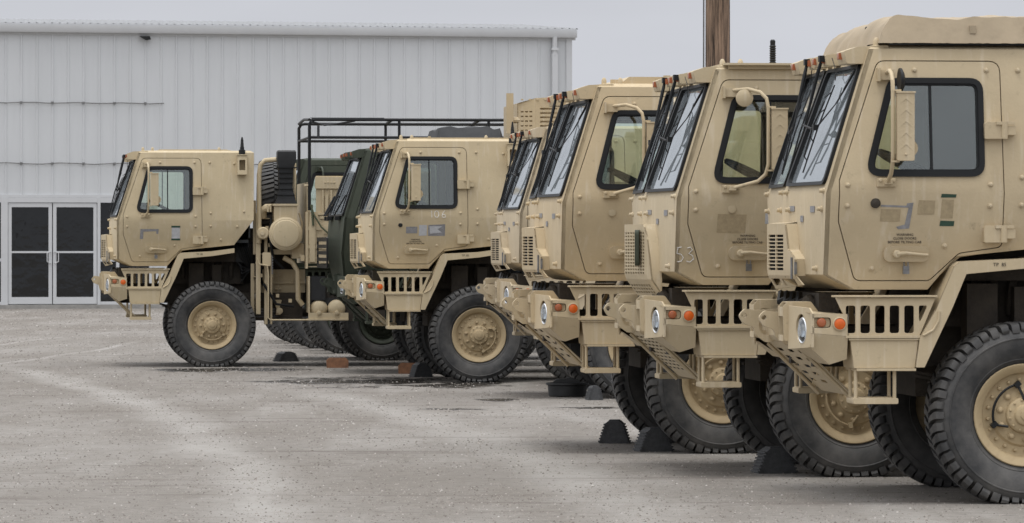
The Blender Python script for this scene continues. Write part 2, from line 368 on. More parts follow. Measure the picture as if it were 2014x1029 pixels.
def gravel():
    import numpy as np
    rg = np.random.default_rng(5); n = 150000
    d = 25 + (rg.random(n) ** 1.5) * 92; x = (rg.random(n) - .5) * .30 * d
    keep = (np.sin(x * 1.3 + np.sin(d * .9) * 2) + np.sin(d * 1.7 + x * .6) + rg.normal(0, 1.3, n)) > -1.2
    d = d[keep]; x = x[keep]; n = len(d)
    sz = (.0028 + .0075 * rg.random(n) ** 3.5) * (1 + (d - 25) / 55)
    base = np.array([[1, 0, .0], [.3, .9, .0], [-.8, .6, .0], [-.9, -.5, .0], [.2, -1, .0], [.2, .1, .75], [-.3, -.2, .6]])
    ang = rg.random(n) * 6.283; ca, sa = np.cos(ang), np.sin(ang)
    v = base[None] * (.7 + .6 * rg.random((n, 7, 3))); v = v * sz[:, None, None]; v[:, :5, 2] = -.001
    X = v[..., 0] * ca[:, None] - v[..., 1] * sa[:, None] + x[:, None]; Y = v[..., 0] * sa[:, None] + v[..., 1] * ca[:, None] + d[:, None]
    co = np.stack([X, Y, v[..., 2] + .0005], -1).reshape(-1, 3).astype(np.float32)
    tri = np.array([[0, 1, 5], [1, 2, 5], [2, 6, 5], [2, 3, 6], [3, 4, 6], [4, 5, 6], [4, 0, 5]])
    f = (tri[None] + (np.arange(n) * 7)[:, None, None]).reshape(-1, 3).astype(np.int32)
    me = bpy.data.meshes.new('loose_gravel'); me.vertices.add(len(co)); me.vertices.foreach_set('co', co.ravel())
    me.loops.add(f.size); me.loops.foreach_set('vertex_index', f.ravel()); me.polygons.add(len(f)); me.polygons.foreach_set('loop_start', np.arange(0, f.size, 3, dtype=np.int32)); me.update(calc_edges=True)
    m = bpy.data.materials.new('pebbles'); m.use_nodes = True; t = m.node_tree; b = t.nodes['Principled BSDF']; b.inputs['Roughness'].default_value = .9
    g = nn(t, 'ShaderNodeNewGeometry'); cr_ = nn(t, 'ShaderNodeValToRGB'); e_ = cr_.color_ramp.elements
    e_[0].color = (.11, .096, .082, 1); e_[1].color = (.42, .40, .37, 1); q = e_.new(.35); q.color = (.15, .132, .115, 1); q = e_.new(.65); q.color = (.24, .216, .19, 1); q = e_.new(.93); q.color = (.30, .275, .25, 1)
    t.links.new(g.outputs['Random Per Island'], cr_.inputs[0]); t.links.new(cr_.outputs[0], b.inputs['Base Color']); me.materials.append(m)
    o = bpy.data.objects.new('loose_gravel', me); COL.objects.link(o); tag(o, 'small loose stones strewn over the gravel lot', 'gravel', kind='stuff')
gravel()

def wall_mat():
    m = bpy.data.materials.new('white_sheet_metal'); m.use_nodes = True; t = m.node_tree; b = t.nodes['Principled BSDF']; L = t.links.new
    b.inputs['Roughness'].default_value = .45
    co = nn(t, 'ShaderNodeTexCoord'); mp = nn(t, 'ShaderNodeMapping'); mp.inputs['Scale'].default_value = (2.5, 1, .25); L(co.outputs['Object'], mp.inputs[0])
    n = nn(t, 'ShaderNodeTexNoise'); n.inputs['Scale'].default_value = 1; n.inputs['Detail'].default_value = 7; n.inputs['Roughness'].default_value = .7; L(mp.outputs[0], n.inputs[0])
    r = nn(t, 'ShaderNodeMapRange'); r.inputs[1].default_value = .4; r.inputs[2].default_value = .75; L(n.outputs[0], r.inputs[0])
    a = nn(t, 'ShaderNodeMixRGB'); a.inputs[1].default_value = (.58, .595, .605, 1); a.inputs[2].default_value = (.535, .55, .56, 1); L(r.outputs[0], a.inputs[0]); L(a.outputs[0], b.inputs['Base Color'])
    n2 = nn(t, 'ShaderNodeTexNoise'); n2.inputs['Scale'].default_value = .8; n2.inputs['Detail'].default_value = 2; L(co.outputs['Object'], n2.inputs[0])
    bp = nn(t, 'ShaderNodeBump'); bp.inputs['Strength'].default_value = .3; bp.inputs['Distance'].default_value = .03; L(n2.outputs[0], bp.inputs['Height']); L(bp.outputs[0], b.inputs['Normal'])
    return m
M['wall'] = wall_mat()
M['roofm'] = mat('galvanised_roof', (.42, .43, .44), .5, .2, var=.4, vscale=8)
def building():
    # local: x along the wall to the right (origin = right corner), y into the building, z up
    s = 73.9; cx, cy, _ = at(1123, s); ang = R(13)
    b = tag(empty('metal_building', (cx, cy, 0), ang), 'long pale grey ribbed metal warehouse with glass entrance doors behind the trucks', 'building')
    Wd, H, D = 26.0, 7.18, 14.0
    def X(px):       # image column -> local x on the wall plane
        k = (px - 1007) / F
        # cx + u cos = k (cy + u sin)
        return (k * cy - cx) / (math.cos(ang) - k * math.sin(ang))
    dx0, dx1, dz = X(-140), X(299), 2.88
    def ribs(x0, x1, z0, z1):
        """trapezoid ribs along the wall"""
        pts = []; p = .405; x = x0; k0 = math.floor(x0 / p)
        k = k0
        while k * p < x1:
            for dx_, dy_ in ((0, 0), (.30, 0), (.322, -.026), (.352, -.026), (.374, 0)):
                q = k * p + dx_
                if x0 < q < x1: pts.append((q, dy_))
            for mm in (.1, .2):
                q = k * p + mm
                if x0 < q - .01 and q + .01 < x1: pass
            k += 1
        pts = [(x0, 0)] + pts + [(x1, 0)]
        mb = MB(); n = len(pts)
        mb.add([(x_, y_, z0) for x_, y_ in pts] + [(x_, y_, z1) for x_, y_ in pts], [(i, i + 1, i + 1 + n, i + n) for i in range(n - 1)])
        return mb
    def wallb():
        mb = ribs(-Wd, -.12, dz + .02, H)
        mb.add(*(lambda r: (r.v, r.f))(ribs(dx1, -.12, .12, dz + .02)))
        mb.add(*(lambda r: (r.v, r.f))(ribs(-Wd, dx0, .12, dz + .02)))
        mb.box(-Wd, 0, .02, D, .05, .11)          # slab
        mb.add([(0, 0, 0), (0, D, 0), (0, D, H), (0, 0, H), (-Wd, 0, 0), (-Wd, D, 0), (-Wd, D, H), (-Wd, 0, H)], [(0, 1, 2, 3), (4, 5, 6, 7), (1, 2, 6, 5)])
        return mb
    part('wall', 'b_wall', wallb, M['wall'], b)
    def trim():
        mb = MB(); mb.box(-.14, .02, -.045, .02, 0.1, H)
        mb.box(-Wd, dx0, -.03, .0, .1, .18); mb.box(dx1, 0, -.03, 0, .1, .18)
        mb.box(dx0, dx1, -.045, 0.01, dz, dz + .07); return mb
    part('corner_trim', 'b_trim', trim, M['alu'], b)
    def gut():
        mb = MB(); 
        mb.prism([(0, 0), (-.16, 0), (-.19, .06), (-.19, .19), (-.17, .19), (-.17, .07), (0, .03)], -Wd, .12, lambda u, v, w: (w, u - .01, H - .02 + v))
        mb.box(-Wd, .12, -.03, 0.05, H - .08, H - .02); mb.box(-Wd, .12, -.15, 0.05, H + .17, H + .215)
        return mb
    part('gutter', 'b_gut', gut, M['alu'], b)
    def dsp():
        mb = MB(); x = X(1089); mb.box(x - .075, x + .075, -.17, -.05, .2, H - .45)
        mb.tube([(x, -.11, H - .5), (x, -.11, H - .25), (x, -.14, H)], .07, 8); mb.box(x - .09, x + .09, -.19, -.045, H - .36, H - .3); return mb
    part('downspout', 'b_dsp', dsp, M['alu'], b)
    def roof():
        mb = MB(); pts = []; x = -Wd
        while x < .1:
            for dx_, dz_ in ((0, 0), (.1, 0), (.12, .035), (.15, .035), (.17, 0)): pts.append((x + dx_, dz_))
            x += .2
        n = len(pts)
        mb.add([(p, -.1, H + .2 + q) for p, q in pts] + [(p, 6.5, H + .62 + q) for p, q in pts] + [(p, D, H + .2 + q) for p, q in pts],
               [(i, i + 1, i + 1 + n, i + n) for i in range(n - 1)] + [(i + n, i + 1 + n, i + 1 + 2 * n, i + 2 * n) for i in range(n - 1)])
        mb.add([(0, 0, H), (0, D, H), (0, D, H + .2), (0, 6.5, H + .62), (0, 0, H + .2)], [(0, 1, 2, 3, 4)])
        return mb
    rf = part('roof', 'b_roof', roof, M['roofm'], b)
    # storefront
    fr = MB(); zt = dz
    cols = [X(-140), X(-60), X(2), X(15), X(101), X(103), X(194), X(228), X(299)]
    def post(a, c): fr.box(a, c, -.06, .06, .1, zt)
    x1, x2, x3, x4, x5 = X(3), X(15), X(103), X(191), X(197)
    post(x1 - .02, x2); post(x4, x5); post(X(-140), X(-134)); post(X(228), X(234)); post(X(293), X(299)); post(X(-68), X(-62))
    fr.box(X(-140), X(299), -.055, .055, zt - .13, zt - .003)
    fr.box(x5, X(228), -.05, .05, .103, .18); fr.box(X(-62), x1, -.05, .05, .103, .18); fr.box(X(234), X(293), -.05, .05, .103, .18); fr.box(X(-134), X(-68), -.05, .05, .103, .18)
    for a, c in ((x5, X(228)), (X(-62), x1), (X(234), X(293)), (X(-134), X(-68))): fr.box(a, c, -.045, .045, 1.22, 1.30)
    f = part('window_frame', 'b_frame', lambda: fr, M['alu'], b)
    for i, (a, c) in enumerate(((x5, X(228)), (X(-62), x1), (X(234), X(293)), (X(-134), X(-68)))):
        part('window_pane', 'b_pane%d' % i, lambda: MB().box(a, c, .0, .01, .18, zt - .13), M['doorglass'], f)
    for i, (a, c) in enumerate(((x2 + .01, x3 - .012), (x3 + .012, x4 - .01))):
        def leaf():
            mb = MB(); mb.plate([(a, .12), (c, .12), (c, zt - .14), (a, zt - .14)], [[(a + .09, .30), (c - .09, .30), (c - .09, 1.44), (a + .09, 1.44)], [(a + .09, 1.49), (c - .09, 1.49), (c - .09, zt - .25), (a + .09, zt - .25)]], -.035, .02, lambda u, v, w: (u, w, v)); return mb
        dl = part('entrance_door', 'b_leaf%d' % i, leaf, M['alu'], b)
        part('door_glass', 'b_lg%d' % i, lambda: MB().box(a + .08, c - .08, -.008, .0, .28, zt - .23), M['doorglass'], dl)
        hx = c - .045 if i == 0 else a + .045
        sgn = -1 if i == 0 else 1
        part('handle', 'b_h%d' % i, lambda: MB().tube([(hx, -.03, 1.48), (hx, -.09, 1.48), (hx + sgn * .09, -.09, 1.44), (hx + sgn * .09, -.09, 1.22), (hx, -.09, 1.18), (hx, -.03, 1.18)], .014, 8), M['alu'], dl)
    # conduits with clips
    def cond(x0, x1_, z, sag):
        mb = MB(); n = 40; xs = [x0 + (x1_ - x0) * i / n for i in range(n + 1)]
        mb.tube([(x_, -.055 , z + sag * math.sin(i * 1.9) * .02) for i, x_ in enumerate(xs)], .013, 6)
        x_ = x0
        while x_ < x1_: mb.box(x_ - .03, x_ + .03, -.075, -.0, z - .03, z + .03); x_ += .81
        return mb
    zc = lambda py: EYE + (HZ - py) / 76.2
    part('conduit', 'b_c1', lambda: cond(-Wd, X(322), zc(201), .6), M['steel'], b)
    part('conduit', 'b_c2', lambda: cond(-Wd, X(560), zc(321), 1), M['steel'], b)
    part('sill', 'b_sill', lambda: MB().box(-Wd, .1, -.35, .01, .0, .1), M['concrete'], b)
    part('wall_lamp', 'b_lamp', lambda: MB().prism([(-.12, .08), (.12, .08), (.16, 0), (.05, -.02)], -.22, -.04, lambda u, v, w: (X(283) + u, w, H - .18 + v)), M['black'], b)
building()

def pole():
    s = F / 70; x, y, _ = at(1412, s)
    r = tag(empty('utility_pole', (x, y, 0)), 'weathered brown wooden utility pole rising behind the cab roofs', 'pole')
    def b():
        mb = MB(); n = 28; rg = 22; vs = []; fs = []
        random.seed(3); rad = [1 + random.uniform(-.03, .03) for _ in range(n)]
        for i in range(rg + 1):
            z = i * .5
            for k in range(n):
                q = (.2 - .0025 * z) * rad[k] * (1 + random.uniform(-.008, .008)); a = 2 * PI * k / n; vs.append((q * math.cos(a), q * math.sin(a), z))
        for i in range(rg):
            for k in range(n): fs.append((i * n + k, i * n + (k + 1) % n, (i + 1) * n + (k + 1) % n, (i + 1) * n + k))
        return mb.add(vs, fs)
    m = mat('weathered_pole_wood', (.19, .125, .085), .9)
    t = m.node_tree; L = t.links.new; co = nn(t, 'ShaderNodeTexCoord'); mp = nn(t, 'ShaderNodeMapping'); mp.inputs['Scale'].default_value = (18, 18, .8); L(co.outputs['Object'], mp.inputs[0])
    n = nn(t, 'ShaderNodeTexNoise'); n.inputs['Scale'].default_value = 1.5; n.inputs['Detail'].default_value = 8; n.inputs['Roughness'].default_value = .7; L(mp.outputs[0], n.inputs[0])
    cr_ = nn(t, 'ShaderNodeValToRGB'); cr_.color_ramp.elements[0].position = .38; cr_.color_ramp.elements[0].color = (.035, .022, .015, 1); cr_.color_ramp.elements[1].position = .62; cr_.color_ramp.elements[1].color = (.32, .215, .145, 1)
    L(n.outputs[0], cr_.inputs[0]); L(cr_.outputs[0], t.nodes['Principled BSDF'].inputs['Base Color'])
    bp = nn(t, 'ShaderNodeBump'); bp.inputs['Strength'].default_value = .8; bp.inputs['Distance'].default_value = .02; L(n.outputs[0], bp.inputs['Height']); L(bp.outputs[0], t.nodes['Principled BSDF'].inputs['Normal'])
    part('pole_shaft', 'pole', b, m, r)
    part('ground_wire', 'polew', lambda: MB().tube([(-.225, -.05, 0), (-.215, -.05, 11)], .012, 6), M['steel'], r)
pole()

def bare_tree():
    x, y, _ = at(1803, 60); r = tag(empty('bare_tree', (x, y, 0)), 'bare leafless treetop just above the roof canvas of the nearest truck', 'tree')
    rr = random.Random(12); mb = MB()
    def grow(p, d_, L_, rad, n):
        q = p + d_ * L_; mid = p + d_ * L_ * .5 + Vector((rr.uniform(-1, 1), rr.uniform(-1, 1), 0)) * L_ * .05
        mb.tube([p, mid, q], [rad, rad * .85, rad * .7], 5)
        if n:
            for k in range(3):
                a = rr.uniform(0, 2 * PI); t_ = rr.uniform(.3, .6); nd = (d_ + Vector((math.cos(a) * t_, math.sin(a) * t_, rr.uniform(0, .3)))).normalized()
                grow(p + d_ * L_ * rr.uniform(.55, 1), nd, L_ * rr.uniform(.6, .78), rad * .6, n - 1)
    bk = mat('bare_bark', (.16, .13, .11), .9, var=.3)
    part('trunk', 'treetrunk', lambda: MB().tube([(0, 0, 0), (.05, 0, 2), (0, .05, 4.2)], [.16, .12, .09], 10), bk, r)
    grow(Vector((0, .05, 4.1)), Vector((.02, 0, 1)), 1.9, .08, 5)
    part('branches', 'treebr', lambda: mb, bk, r)
bare_tree()

# ------------------------------------------------------------------ truck geometry
# truck local frame: x towards the rear, y towards the truck's right side (away from the camera), z up.
# origin: on the ground under the front axle at the outer face of the left front wheel
W = 2.40; BELT = 1.98; AXZ = .565
def lerp(a, b, t): return a + (b - a) * t
def ylean(z):
    if z >= BELT: return .02 + .11 * (z - BELT) / .92
    return .02 + .16 * (BELT - z) / .6
def side_map(u, v, w): return (u, ylean(v) + w, v)

ARM = dict(key='arm', A=(-.99, 2.90), B=(-1.285, BELT), C=(-1.28, 1.46), D=(-1.10, 1.365), bulge=.078,
           rest=[(-.60, 1.365), (-.43, 1.575), (.30, 1.65), (.56, 1.99), (.57, 2.90)],
           door=rnd([(-.935, 2.82), (-.15, 2.82), (-.135, 1.64), (-.41, 1.60), (-.595, 1.425), (-1.075, 1.425), (-1.195, 1.80), (-1.195, 2.06)], [.06, .07, .04, .06, .05, .05, .05, .02], 4),
           win=rnd([(-1.03, 2.09), (-.865, 2.71), (-.265, 2.71), (-.265, 2.09)], .085, 6), shield=(.09, 1.15, 2.045, 2.795), mull=-.60)
GRN = dict(key='grn', A=(-1.12, 2.86), B=(-1.385, 2.02), C=(-1.42, 1.55), D=(-1.38, 1.20), bulge=.12,
           rest=[(-.66, 1.20), (-.43, 1.50), (.30, 1.60), (.56, 1.70), (.57, 2.86)],
           door=rnd([(-1.01, 2.78), (-.15, 2.78), (-.135, 1.64), (-.41, 1.58), (-.62, 1.30), (-1.18, 1.30), (-1.25, 1.70), (-1.25, 2.0)], .05, 4),
           win=rnd([(-1.16, 1.98), (-.98, 2.68), (-.23, 2.68), (-.23, 1.98)], .06, 5), shield=(.09, 1.17, 2.03, 2.76), mull=-.5)

def xc(P, z):
    pts = [P['A'], P['B'], P['C'], P['D']]
    for (x0, z0), (x1, z1) in zip(pts, pts[1:]):
        if z >= z1: return lerp(x0, x1, max(0, (z0 - z) / (z0 - z1)))
    return P['D'][0]
def bulge(P, z):
    top = P['A'][1]; low = P['D'][1]
    if z >= BELT: return lerp(P['bulge'], P['bulge'] * .45, (z - BELT) / (top - BELT))
    if z < P['C'][1]: return P['bulge'] * lerp(1, .6, (P['C'][1] - z) / max(.01, P['C'][1] - low))
    return P['bulge']
def front_map(P, u, v, w):
    """u = metres from the left corner towards the centre line (0..1.2)"""
    k = u / 1.2; y0 = ylean(v)
    return (xc(P, v) - bulge(P, v) * k + w, lerp(y0, W / 2, k), v)

def cab_shell(P):
    mb = MB(); side = [P['A'], P['B'], P['C'], P['D']] + P['rest']
    hole = off(P['door'], .006)
    mb.plate(side, [hole], 0, .03, side_map, (BELT,))
    mb.plate(side, [off(P['win'], -.01)], 0, .03, lambda u, v, w: (u, W - ylean(v) - w, v), (BELT,))
    # backing flange behind the left door gap
    mb.plate(off(P['door'], .03), [off(P['door'], -.03)], .034, .05, side_map, (BELT,))
    u0, u1, v0, v1 = P['shield']
    sh = rnd([(u0, v0), (u0, v1), (u1, v1), (u1, v0)], .05, 4)
    top, low = P['A'][1], P['D'][1]
    for sgn in (0, 1):
        fn = (lambda u, v, w: front_map(P, u, v, w)) if not sgn else (lambda u, v, w: (lambda p: (p[0], W - p[1], p[2]))(front_map(P, u, v, w)))
        mb.plate([(0.0, low), (0.0, top), (1.2, top), (1.2, low)], [sh], 0, .03, fn, (BELT, P['C'][1]))
    # bottom, back and roof skins
    loop = [P['D']] + P['rest']
    for (xa, za), (xb, zb) in zip(loop, loop[1:]):
        ya, yb = ylean(za), ylean(zb); mb.add([(xa, ya, za), (xa, W - ya, za), (xb, W - yb, zb), (xb, yb, zb)], [(0, 1, 2, 3)])
    yt = ylean(top); b_ = bulge(P, top); xa = P['A'][0]; xb = P['rest'][-1][0]
    # roof slab with a slightly raised crown and chamfered rim
    ring0 = [(xa, yt), (xb, yt), (xb, W - yt), (xa, W - yt), (xa - b_, W / 2)]
    def inset(r, d): c = Vector(((xa + xb) / 2, W / 2)); return [tuple(Vector(p) + Vector((d if p[0] < c.x else -d, (d if p[1] < c.y - .01 else (-d if p[1] > c.y + .01 else 0))))) for p in r]
    ring1 = inset(ring0, .05)
    n = 5; vs = [(*p, top) for p in ring0] + [(*p, top + .028) for p in ring1]
    mb.add(vs, [(i, (i + 1) % n, (i + 1) % n + n, i + n) for i in range(n)] + [tuple(range(n, 2 * n))])
    return mb
def bolts(pts, r=.017, h=.022, side=True):
    mb = MB()
    for (x, z) in pts:
        y = ylean(z); mb.lathe([(r * 1.55, -.006), (r * 1.55, -.012), (r, -.014), (r, -h), (r * .6, -h - .004)], (x, y + .006, z), 'y', 10)
    return mb
def door_mesh(P):
    mb = MB(); mb.plate(P['door'], [off(P['win'], -.01)], -.001, .045, side_map, (BELT,))
    return mb
def wframe(P):
    mb = MB(); w_ = P['win']
    mb.plate(off(w_, .006), [off(w_, -.030)], -.014, .01, side_map)
    mb.plate(off(w_, -.028), [off(w_, -.041)], -.003, .02, side_map)
    z0 = min(p[1] for p in w_) + .03; z1 = max(p[1] for p in w_) - .03; m_ = P['mull']
    mb.plate([(m_ - .007, z0), (m_ + .007, z0), (m_ + .007, z1), (m_ - .007, z1)], [], -.002, .02, side_map)
    return mb
def wglass(P): return MB().plate(off(P['win'], -.025), [], .012, .016, side_map)
def mirrored(mb_fn):
    def f():
        mb = mb_fn(); mb.v = [(x, W - y, z) for x, y, z in mb.v]; return mb
    return f
def shield_frame(P):
    mb = MB(); u0, u1, v0, v1 = P['shield']; sh = rnd([(u0, v0), (u0, v1), (u1, v1), (u1, v0)], .05, 4)
    q = lambda a, b: rnd([(u0 - a, v0 - b), (u0 - a, v1 + b), (u1 + a, v1 + b), (u1 + a, v0 - b)], .05, 4)
    mb.plate(q(.014, .010), [q(-.022, -.012)], -.022, .01, lambda u, v, w: front_map(P, u, v, w)); return mb
def shield_glass(P):
    u0, u1, v0, v1 = P['shield']; return MB().plate([(u0 + .01, v0 + .01), (u0 + .01, v1 - .01), (u1 - .01, v1 - .01), (u1 - .01, v0 + .01)], [], .006, .010, lambda u, v, w: front_map(P, u, v, w))
def interior(P):
    mb = MB()
    mb.box(-1.05, -.75, .15, W - .15, 1.75, 2.06)       # dashboard
    mb.box(-1.15, .5, .22, W - .22, 1.68, 1.72)
    mb.box(.50, .52, .18, W - .18, 1.75, 2.80); mb.box(-.9, .5, .18, W - .18, 2.80, 2.82)  # dark sheets added so the windows look into shade
    mb.box(-.20, .5, W - .19, W - .17, 1.98, 2.80); mb.box(-1.0, .5, W - .22, W - .20, 1.70, 2.04); mb.box(-.10, .5, .165, .18, 1.98, 2.80)
    return mb
def seats():
    mb = MB()
    mb.box(-.35, .15, 0, .42, 1.75, 2.02); mb.prism(rnd([(.08, 2.0), (.2, 2.0), (.28, 2.62), (.18, 2.62)], .03), 0, .42)
    return mb
def steer():
    mb = MB(); c = Vector((-.62, .62, 2.15)); a = Vector((.45, 0, .89)).normalized(); p = a.orthogonal().normalized(); q = a.cross(p)
    mb.tube([c + (p * math.cos(t) + q * math.sin(t)) * .24 for t in [2 * PI * k / 24 for k in range(25)]], .017, 6)
    for t in (0, 2.1, 4.2): mb.tube([c, c + (p * math.cos(t) + q * math.sin(t)) * .24], .012, 5)
    mb.tube([c, c - a * .4], .03, 8); return mb
def vec_poly(fn, pts, w=0): return [fn(u, v, w) for u, v in pts]

def wiper(P, flip=False):
    u0, u1, v0, v1 = P['shield']; H_ = v1 - v0
    g = lambda u, v, o: Vector(front_map(P, u, v0 + v * H_, -o))
    mb = MB()
    mb.tube([g(.88, 1.09, .02), g(.88, 1.09, .12)], .024, 8)
    mb.box(*(lambda c: (c.x - .04, c.x + .04, c.y - .03, c.y + .03, c.z - .015, c.z + .025))(g(.88, 1.09, .11)))
    mb.tube([g(.88, 1.09, .13), g(.91, .97, .12), g(.93, .76, .10), g(.97, .48, .07)], [.010, .013, .011, .005], 8)
    mb.tube([g(.97, .80, .09), g(1.02, .46, .08), g(1.06, .10, .05)], .006, 6)
    mb.tube([g(.98, .52, .08), g(.74, .48, .065)], .008, 6)
    # blade carrier and rubber
    mb.tube([g(.70, .86, .02), g(.73, .5, .03), g(.77, .10, .02)], .005, 6)
    mb.tube([g(.70, .72, .05), g(.73, .5, .065), g(.76, .24, .05)], .0055, 6)
    for v in (.80, .66, .36, .20): mb.tube([g(.705 + (.86 - v) * .08, v, .02), g(.72 + (.86 - v) * .06, v + (.05 if v < .5 else -.05), .055)], .004, 5)
    c = g(.68, .49, .06); mb.box(c.x - .014, c.x + .014, c.y - .03, c.y + .03, c.z - .018, c.z + .018)
    mb.tube([g(.20, .93, .01), g(.36, .70, .03), g(.66, .49, .05)], .0035, 5); mb.tube([g(.24, .93, .01), g(.41, .68, .03), g(.70, .49, .05)], .0035, 5)
    mb.tube([g(.17, .97, .015), g(.27, .80, .03)], .008, 6)
    mb.tube([g(.80, 1.10, .08), g(.70, 1.02, .06), g(.68, .90, .03), g(.76, .94, .02), g(.80, 1.0, .02)], .003, 5)
    return mb
def wiper_low(P, flip=False):
    u0, u1, v0, v1 = P['shield']; H_ = v1 - v0
    g = lambda u, v, o: Vector(front_map(P, u, v0 + v * H_, -o)); mb = MB()
    for u in ((.35,) if flip else (.95,)):
        c = g(u, -.03, .05); mb.box(c.x - .02, c.x + .04, c.y - .08, c.y + .08, c.z - .04, c.z + .01)
        mb.tube([g(u, 0, .08), g(u - .15, .35, .04)], .010, 6); mb.tube([g(u - .10, .04, .02), g(u - .18, .75, .02)], .007, 6)
    return mb
def lamp_housing(outer):
    def f():
        mb = MB()
        if outer: mb.prism(rnd([(-.15, -.05), (-.17, .03), (-.08, .06), (.12, .07), (.12, -.05)], .01, 2), -.15, .15)
        else: mb.prism(rnd([(-.14, -.035), (-.15, .035), (-.03, .05), (.12, .05), (.12, -.035)], .01, 2), -.075, .075)
        return mb
    return f
def slat_grille(P):
    """armoured V grille, left half: u from centre line outwards"""
    mb = MB()
    def gm(u, v, w): return (lerp(-1.475, -1.385, u / .55) + (0.05 if v < 1.5 else 0) * (1.5 - v) * 2 + w, W / 2 - u, v)
    holes = [[(u0, z), (u1, z), (u1, z + .016), (u0, z + .016)] for (u0, u1) in ((.03, .17), (.185, .33)) for z in [1.485 + .024 * i for i in range(10)]]
    mb.plate(rnd([(0, 1.45), (0, 1.79), (.36, 1.79), (.42, 1.62), (.56, 1.56), (.56, 1.45)], .012, 2), holes, 0, .012, gm)
    mb.plate([(0, 1.36), (0, 1.45), (.56, 1.45), (.60, 1.39)], [[(.03, 1.385), (.03, 1.43), (.20, 1.43), (.20, 1.385)], [(.24, 1.385), (.24, 1.43), (.50, 1.43), (.50, 1.385)]], 0, .012, lambda u, v, w: (gm(u, v, w)[0] + (1.45 - v) * .5, W / 2 - u, v))
    # return sides
    mb.add([gm(.36, 1.79, 0), gm(.42, 1.62, 0), (-1.33, W / 2 - .42, 1.62), (-1.33, W / 2 - .36, 1.79)], [(0, 1, 2, 3)])
    mb.add([gm(.42, 1.62, 0), gm(.56, 1.56, 0), (-1.31, W / 2 - .56, 1.56), (-1.31, W / 2 - .42, 1.62)], [(0, 1, 2, 3)])
    mb.add([gm(.56, 1.56, 0), gm(.56, 1.45, 0), (-1.31, W / 2 - .56, 1.45), (-1.31, W / 2 - .56, 1.56)], [(0, 1, 2, 3)])
    mb.add([gm(.0, 1.79, 0), gm(.36, 1.79, 0), (-1.33, W / 2 - .36, 1.80), (-1.34, W / 2, 1.80)], [(0, 1, 2, 3)])
    return mb
def mesh_grille(P):
    mb = MB()
    def gm(u, v, w): return (lerp(-1.50, -1.385, u / .6) + w + max(0, 1.42 - v) * .7, W / 2 - u, v)
    holes = [[(u0, z), (u0 + .038, z), (u0 + .038, z + .014), (u0, z + .014)] for u0 in [.02 + .055 * i for i in range(8)] for z in [1.44 + .024 * i for i in range(13)]]
    mb.plate(rnd([(0, 1.40), (0, 1.80), (.42, 1.80), (.50, 1.70), (.56, 1.40)], [0, 0, .06, .05, 0], 4), holes, 0, .012, gm)
    h2 = [[(u0, z), (u0 + .038, z), (u0 + .038, z + .014), (u0, z + .014)] for u0 in [.02 + .055 * i for i in range(8)] for z in (1.30, 1.325, 1.35)]
    mb.plate([(0, 1.28), (0, 1.40), (.56, 1.40), (.54, 1.28)], h2, 0, .012, gm)
    mb.add([gm(.42, 1.80, 0), gm(.50, 1.70, 0), gm(.56, 1.40, 0), gm(.54, 1.28, 0), (-1.30, W / 2 - .54, 1.28), (-1.30, W / 2 - .56, 1.40), (-1.31, W / 2 - .50, 1.70), (-1.31, W / 2 - .42, 1.80)],
           [(0, 1, 6, 7), (1, 2, 5, 6), (2, 3, 4, 5)])
    mb.add([gm(0, 1.80, 0), gm(.42, 1.80, 0), (-1.31, W / 2 - .42, 1.80), (-1.33, W / 2, 1.80)], [(0, 1, 2, 3)])
    return mb
def rrect(x0, x1, z0, z1, r=.01, n=2): return rnd([(x0, z0), (x0, z1), (x1, z1), (x1, z0)], r, n)
def slot_panel():
    mb = MB()
    sl_ = [rnd([(x, 1.09), (x, 1.265), (x + .062, 1.265), (x + .062, 1.09)], .016, 3) for x in [-1.158 + .094 * i for i in range(5)]]
    sl_.append(rnd([(-.688, 1.14), (-.688, 1.265), (-.632, 1.265)], .01, 2))
    mb.plate([(-1.225, 1.315), (-.58, 1.315), (-.683, 1.075), (-1.14, 1.075), (-1.17, 1.2)], sl_, .02, .035, lambda u, v, w: (u, w, v))
    mb.box(-1.22, -.57, .0, .20, 1.318, 1.33)
    mb.box(-1.16, -.68, .005, .12, 1.058, 1.075)
    return mb
def side_box():
    mb = MB(); mb.prism([(-1.13, 1.056), (-.69, 1.056), (-.715, .868), (-1.105, .868)], .02, .40)
    mb.box(-1.09, -.71, .0, .42, .850, .866); mb.box(-1.14, -.68, .01, .1, 1.045, 1.056); return mb
def fender():
    mb = MB()
    outer = [(-.712, .872), (-.685, 1.06), (-.58, 1.24), (-.462, 1.515), (-.425, 1.545), (-.0, 1.565), (.30, 1.605)]
    inner = [(.30, 1.545), (.0, 1.50), (-.385, 1.465), (-.475, 1.25), (-.655, .872)]
    mb.plate(outer + inner, [], .0, .014, lambda u, v, w: (u, w, v))
    # the tread plate curving over the wheel
    top_ = inner
    for (xa, za), (xb, zb) in zip(top_, top_[1:]):
        d_ = Vector((za - zb, xb - xa)); 
        mb.add([(xa, .014, za), (xa, .46, za), (xb, .46, zb), (xb, .014, zb)], [(0, 1, 2, 3)])
    for (xa, za), (xb, zb) in zip(outer, outer[1:]):
        mb.add([(xa, .0, za), (xa, .46, za), (xb, .46, zb), (xb, .0, zb)], [(0, 1, 2, 3)])
    # latch strap
    mb.tube([(-.665, -.006, 1.075), (-.60, -.006, 1.11), (-.565, -.006, 1.17), (-.56, -.006, 1.23)], .008, 6)
    return mb
def step_mesh():
    mb = MB()
    for x in (-1.09, -.84): mb.tube([(x, .05, .86), (x, .05, .67)], .012, 8); mb.tube([(x, .24, .86), (x, .24, .67)], .012, 8)
    mb.prism(rrect(-1.11, -.82, .640, .678, .01), .02, .27)
    mb.box(-1.10, -.83, .06, .23, .674, .682)
    return mb
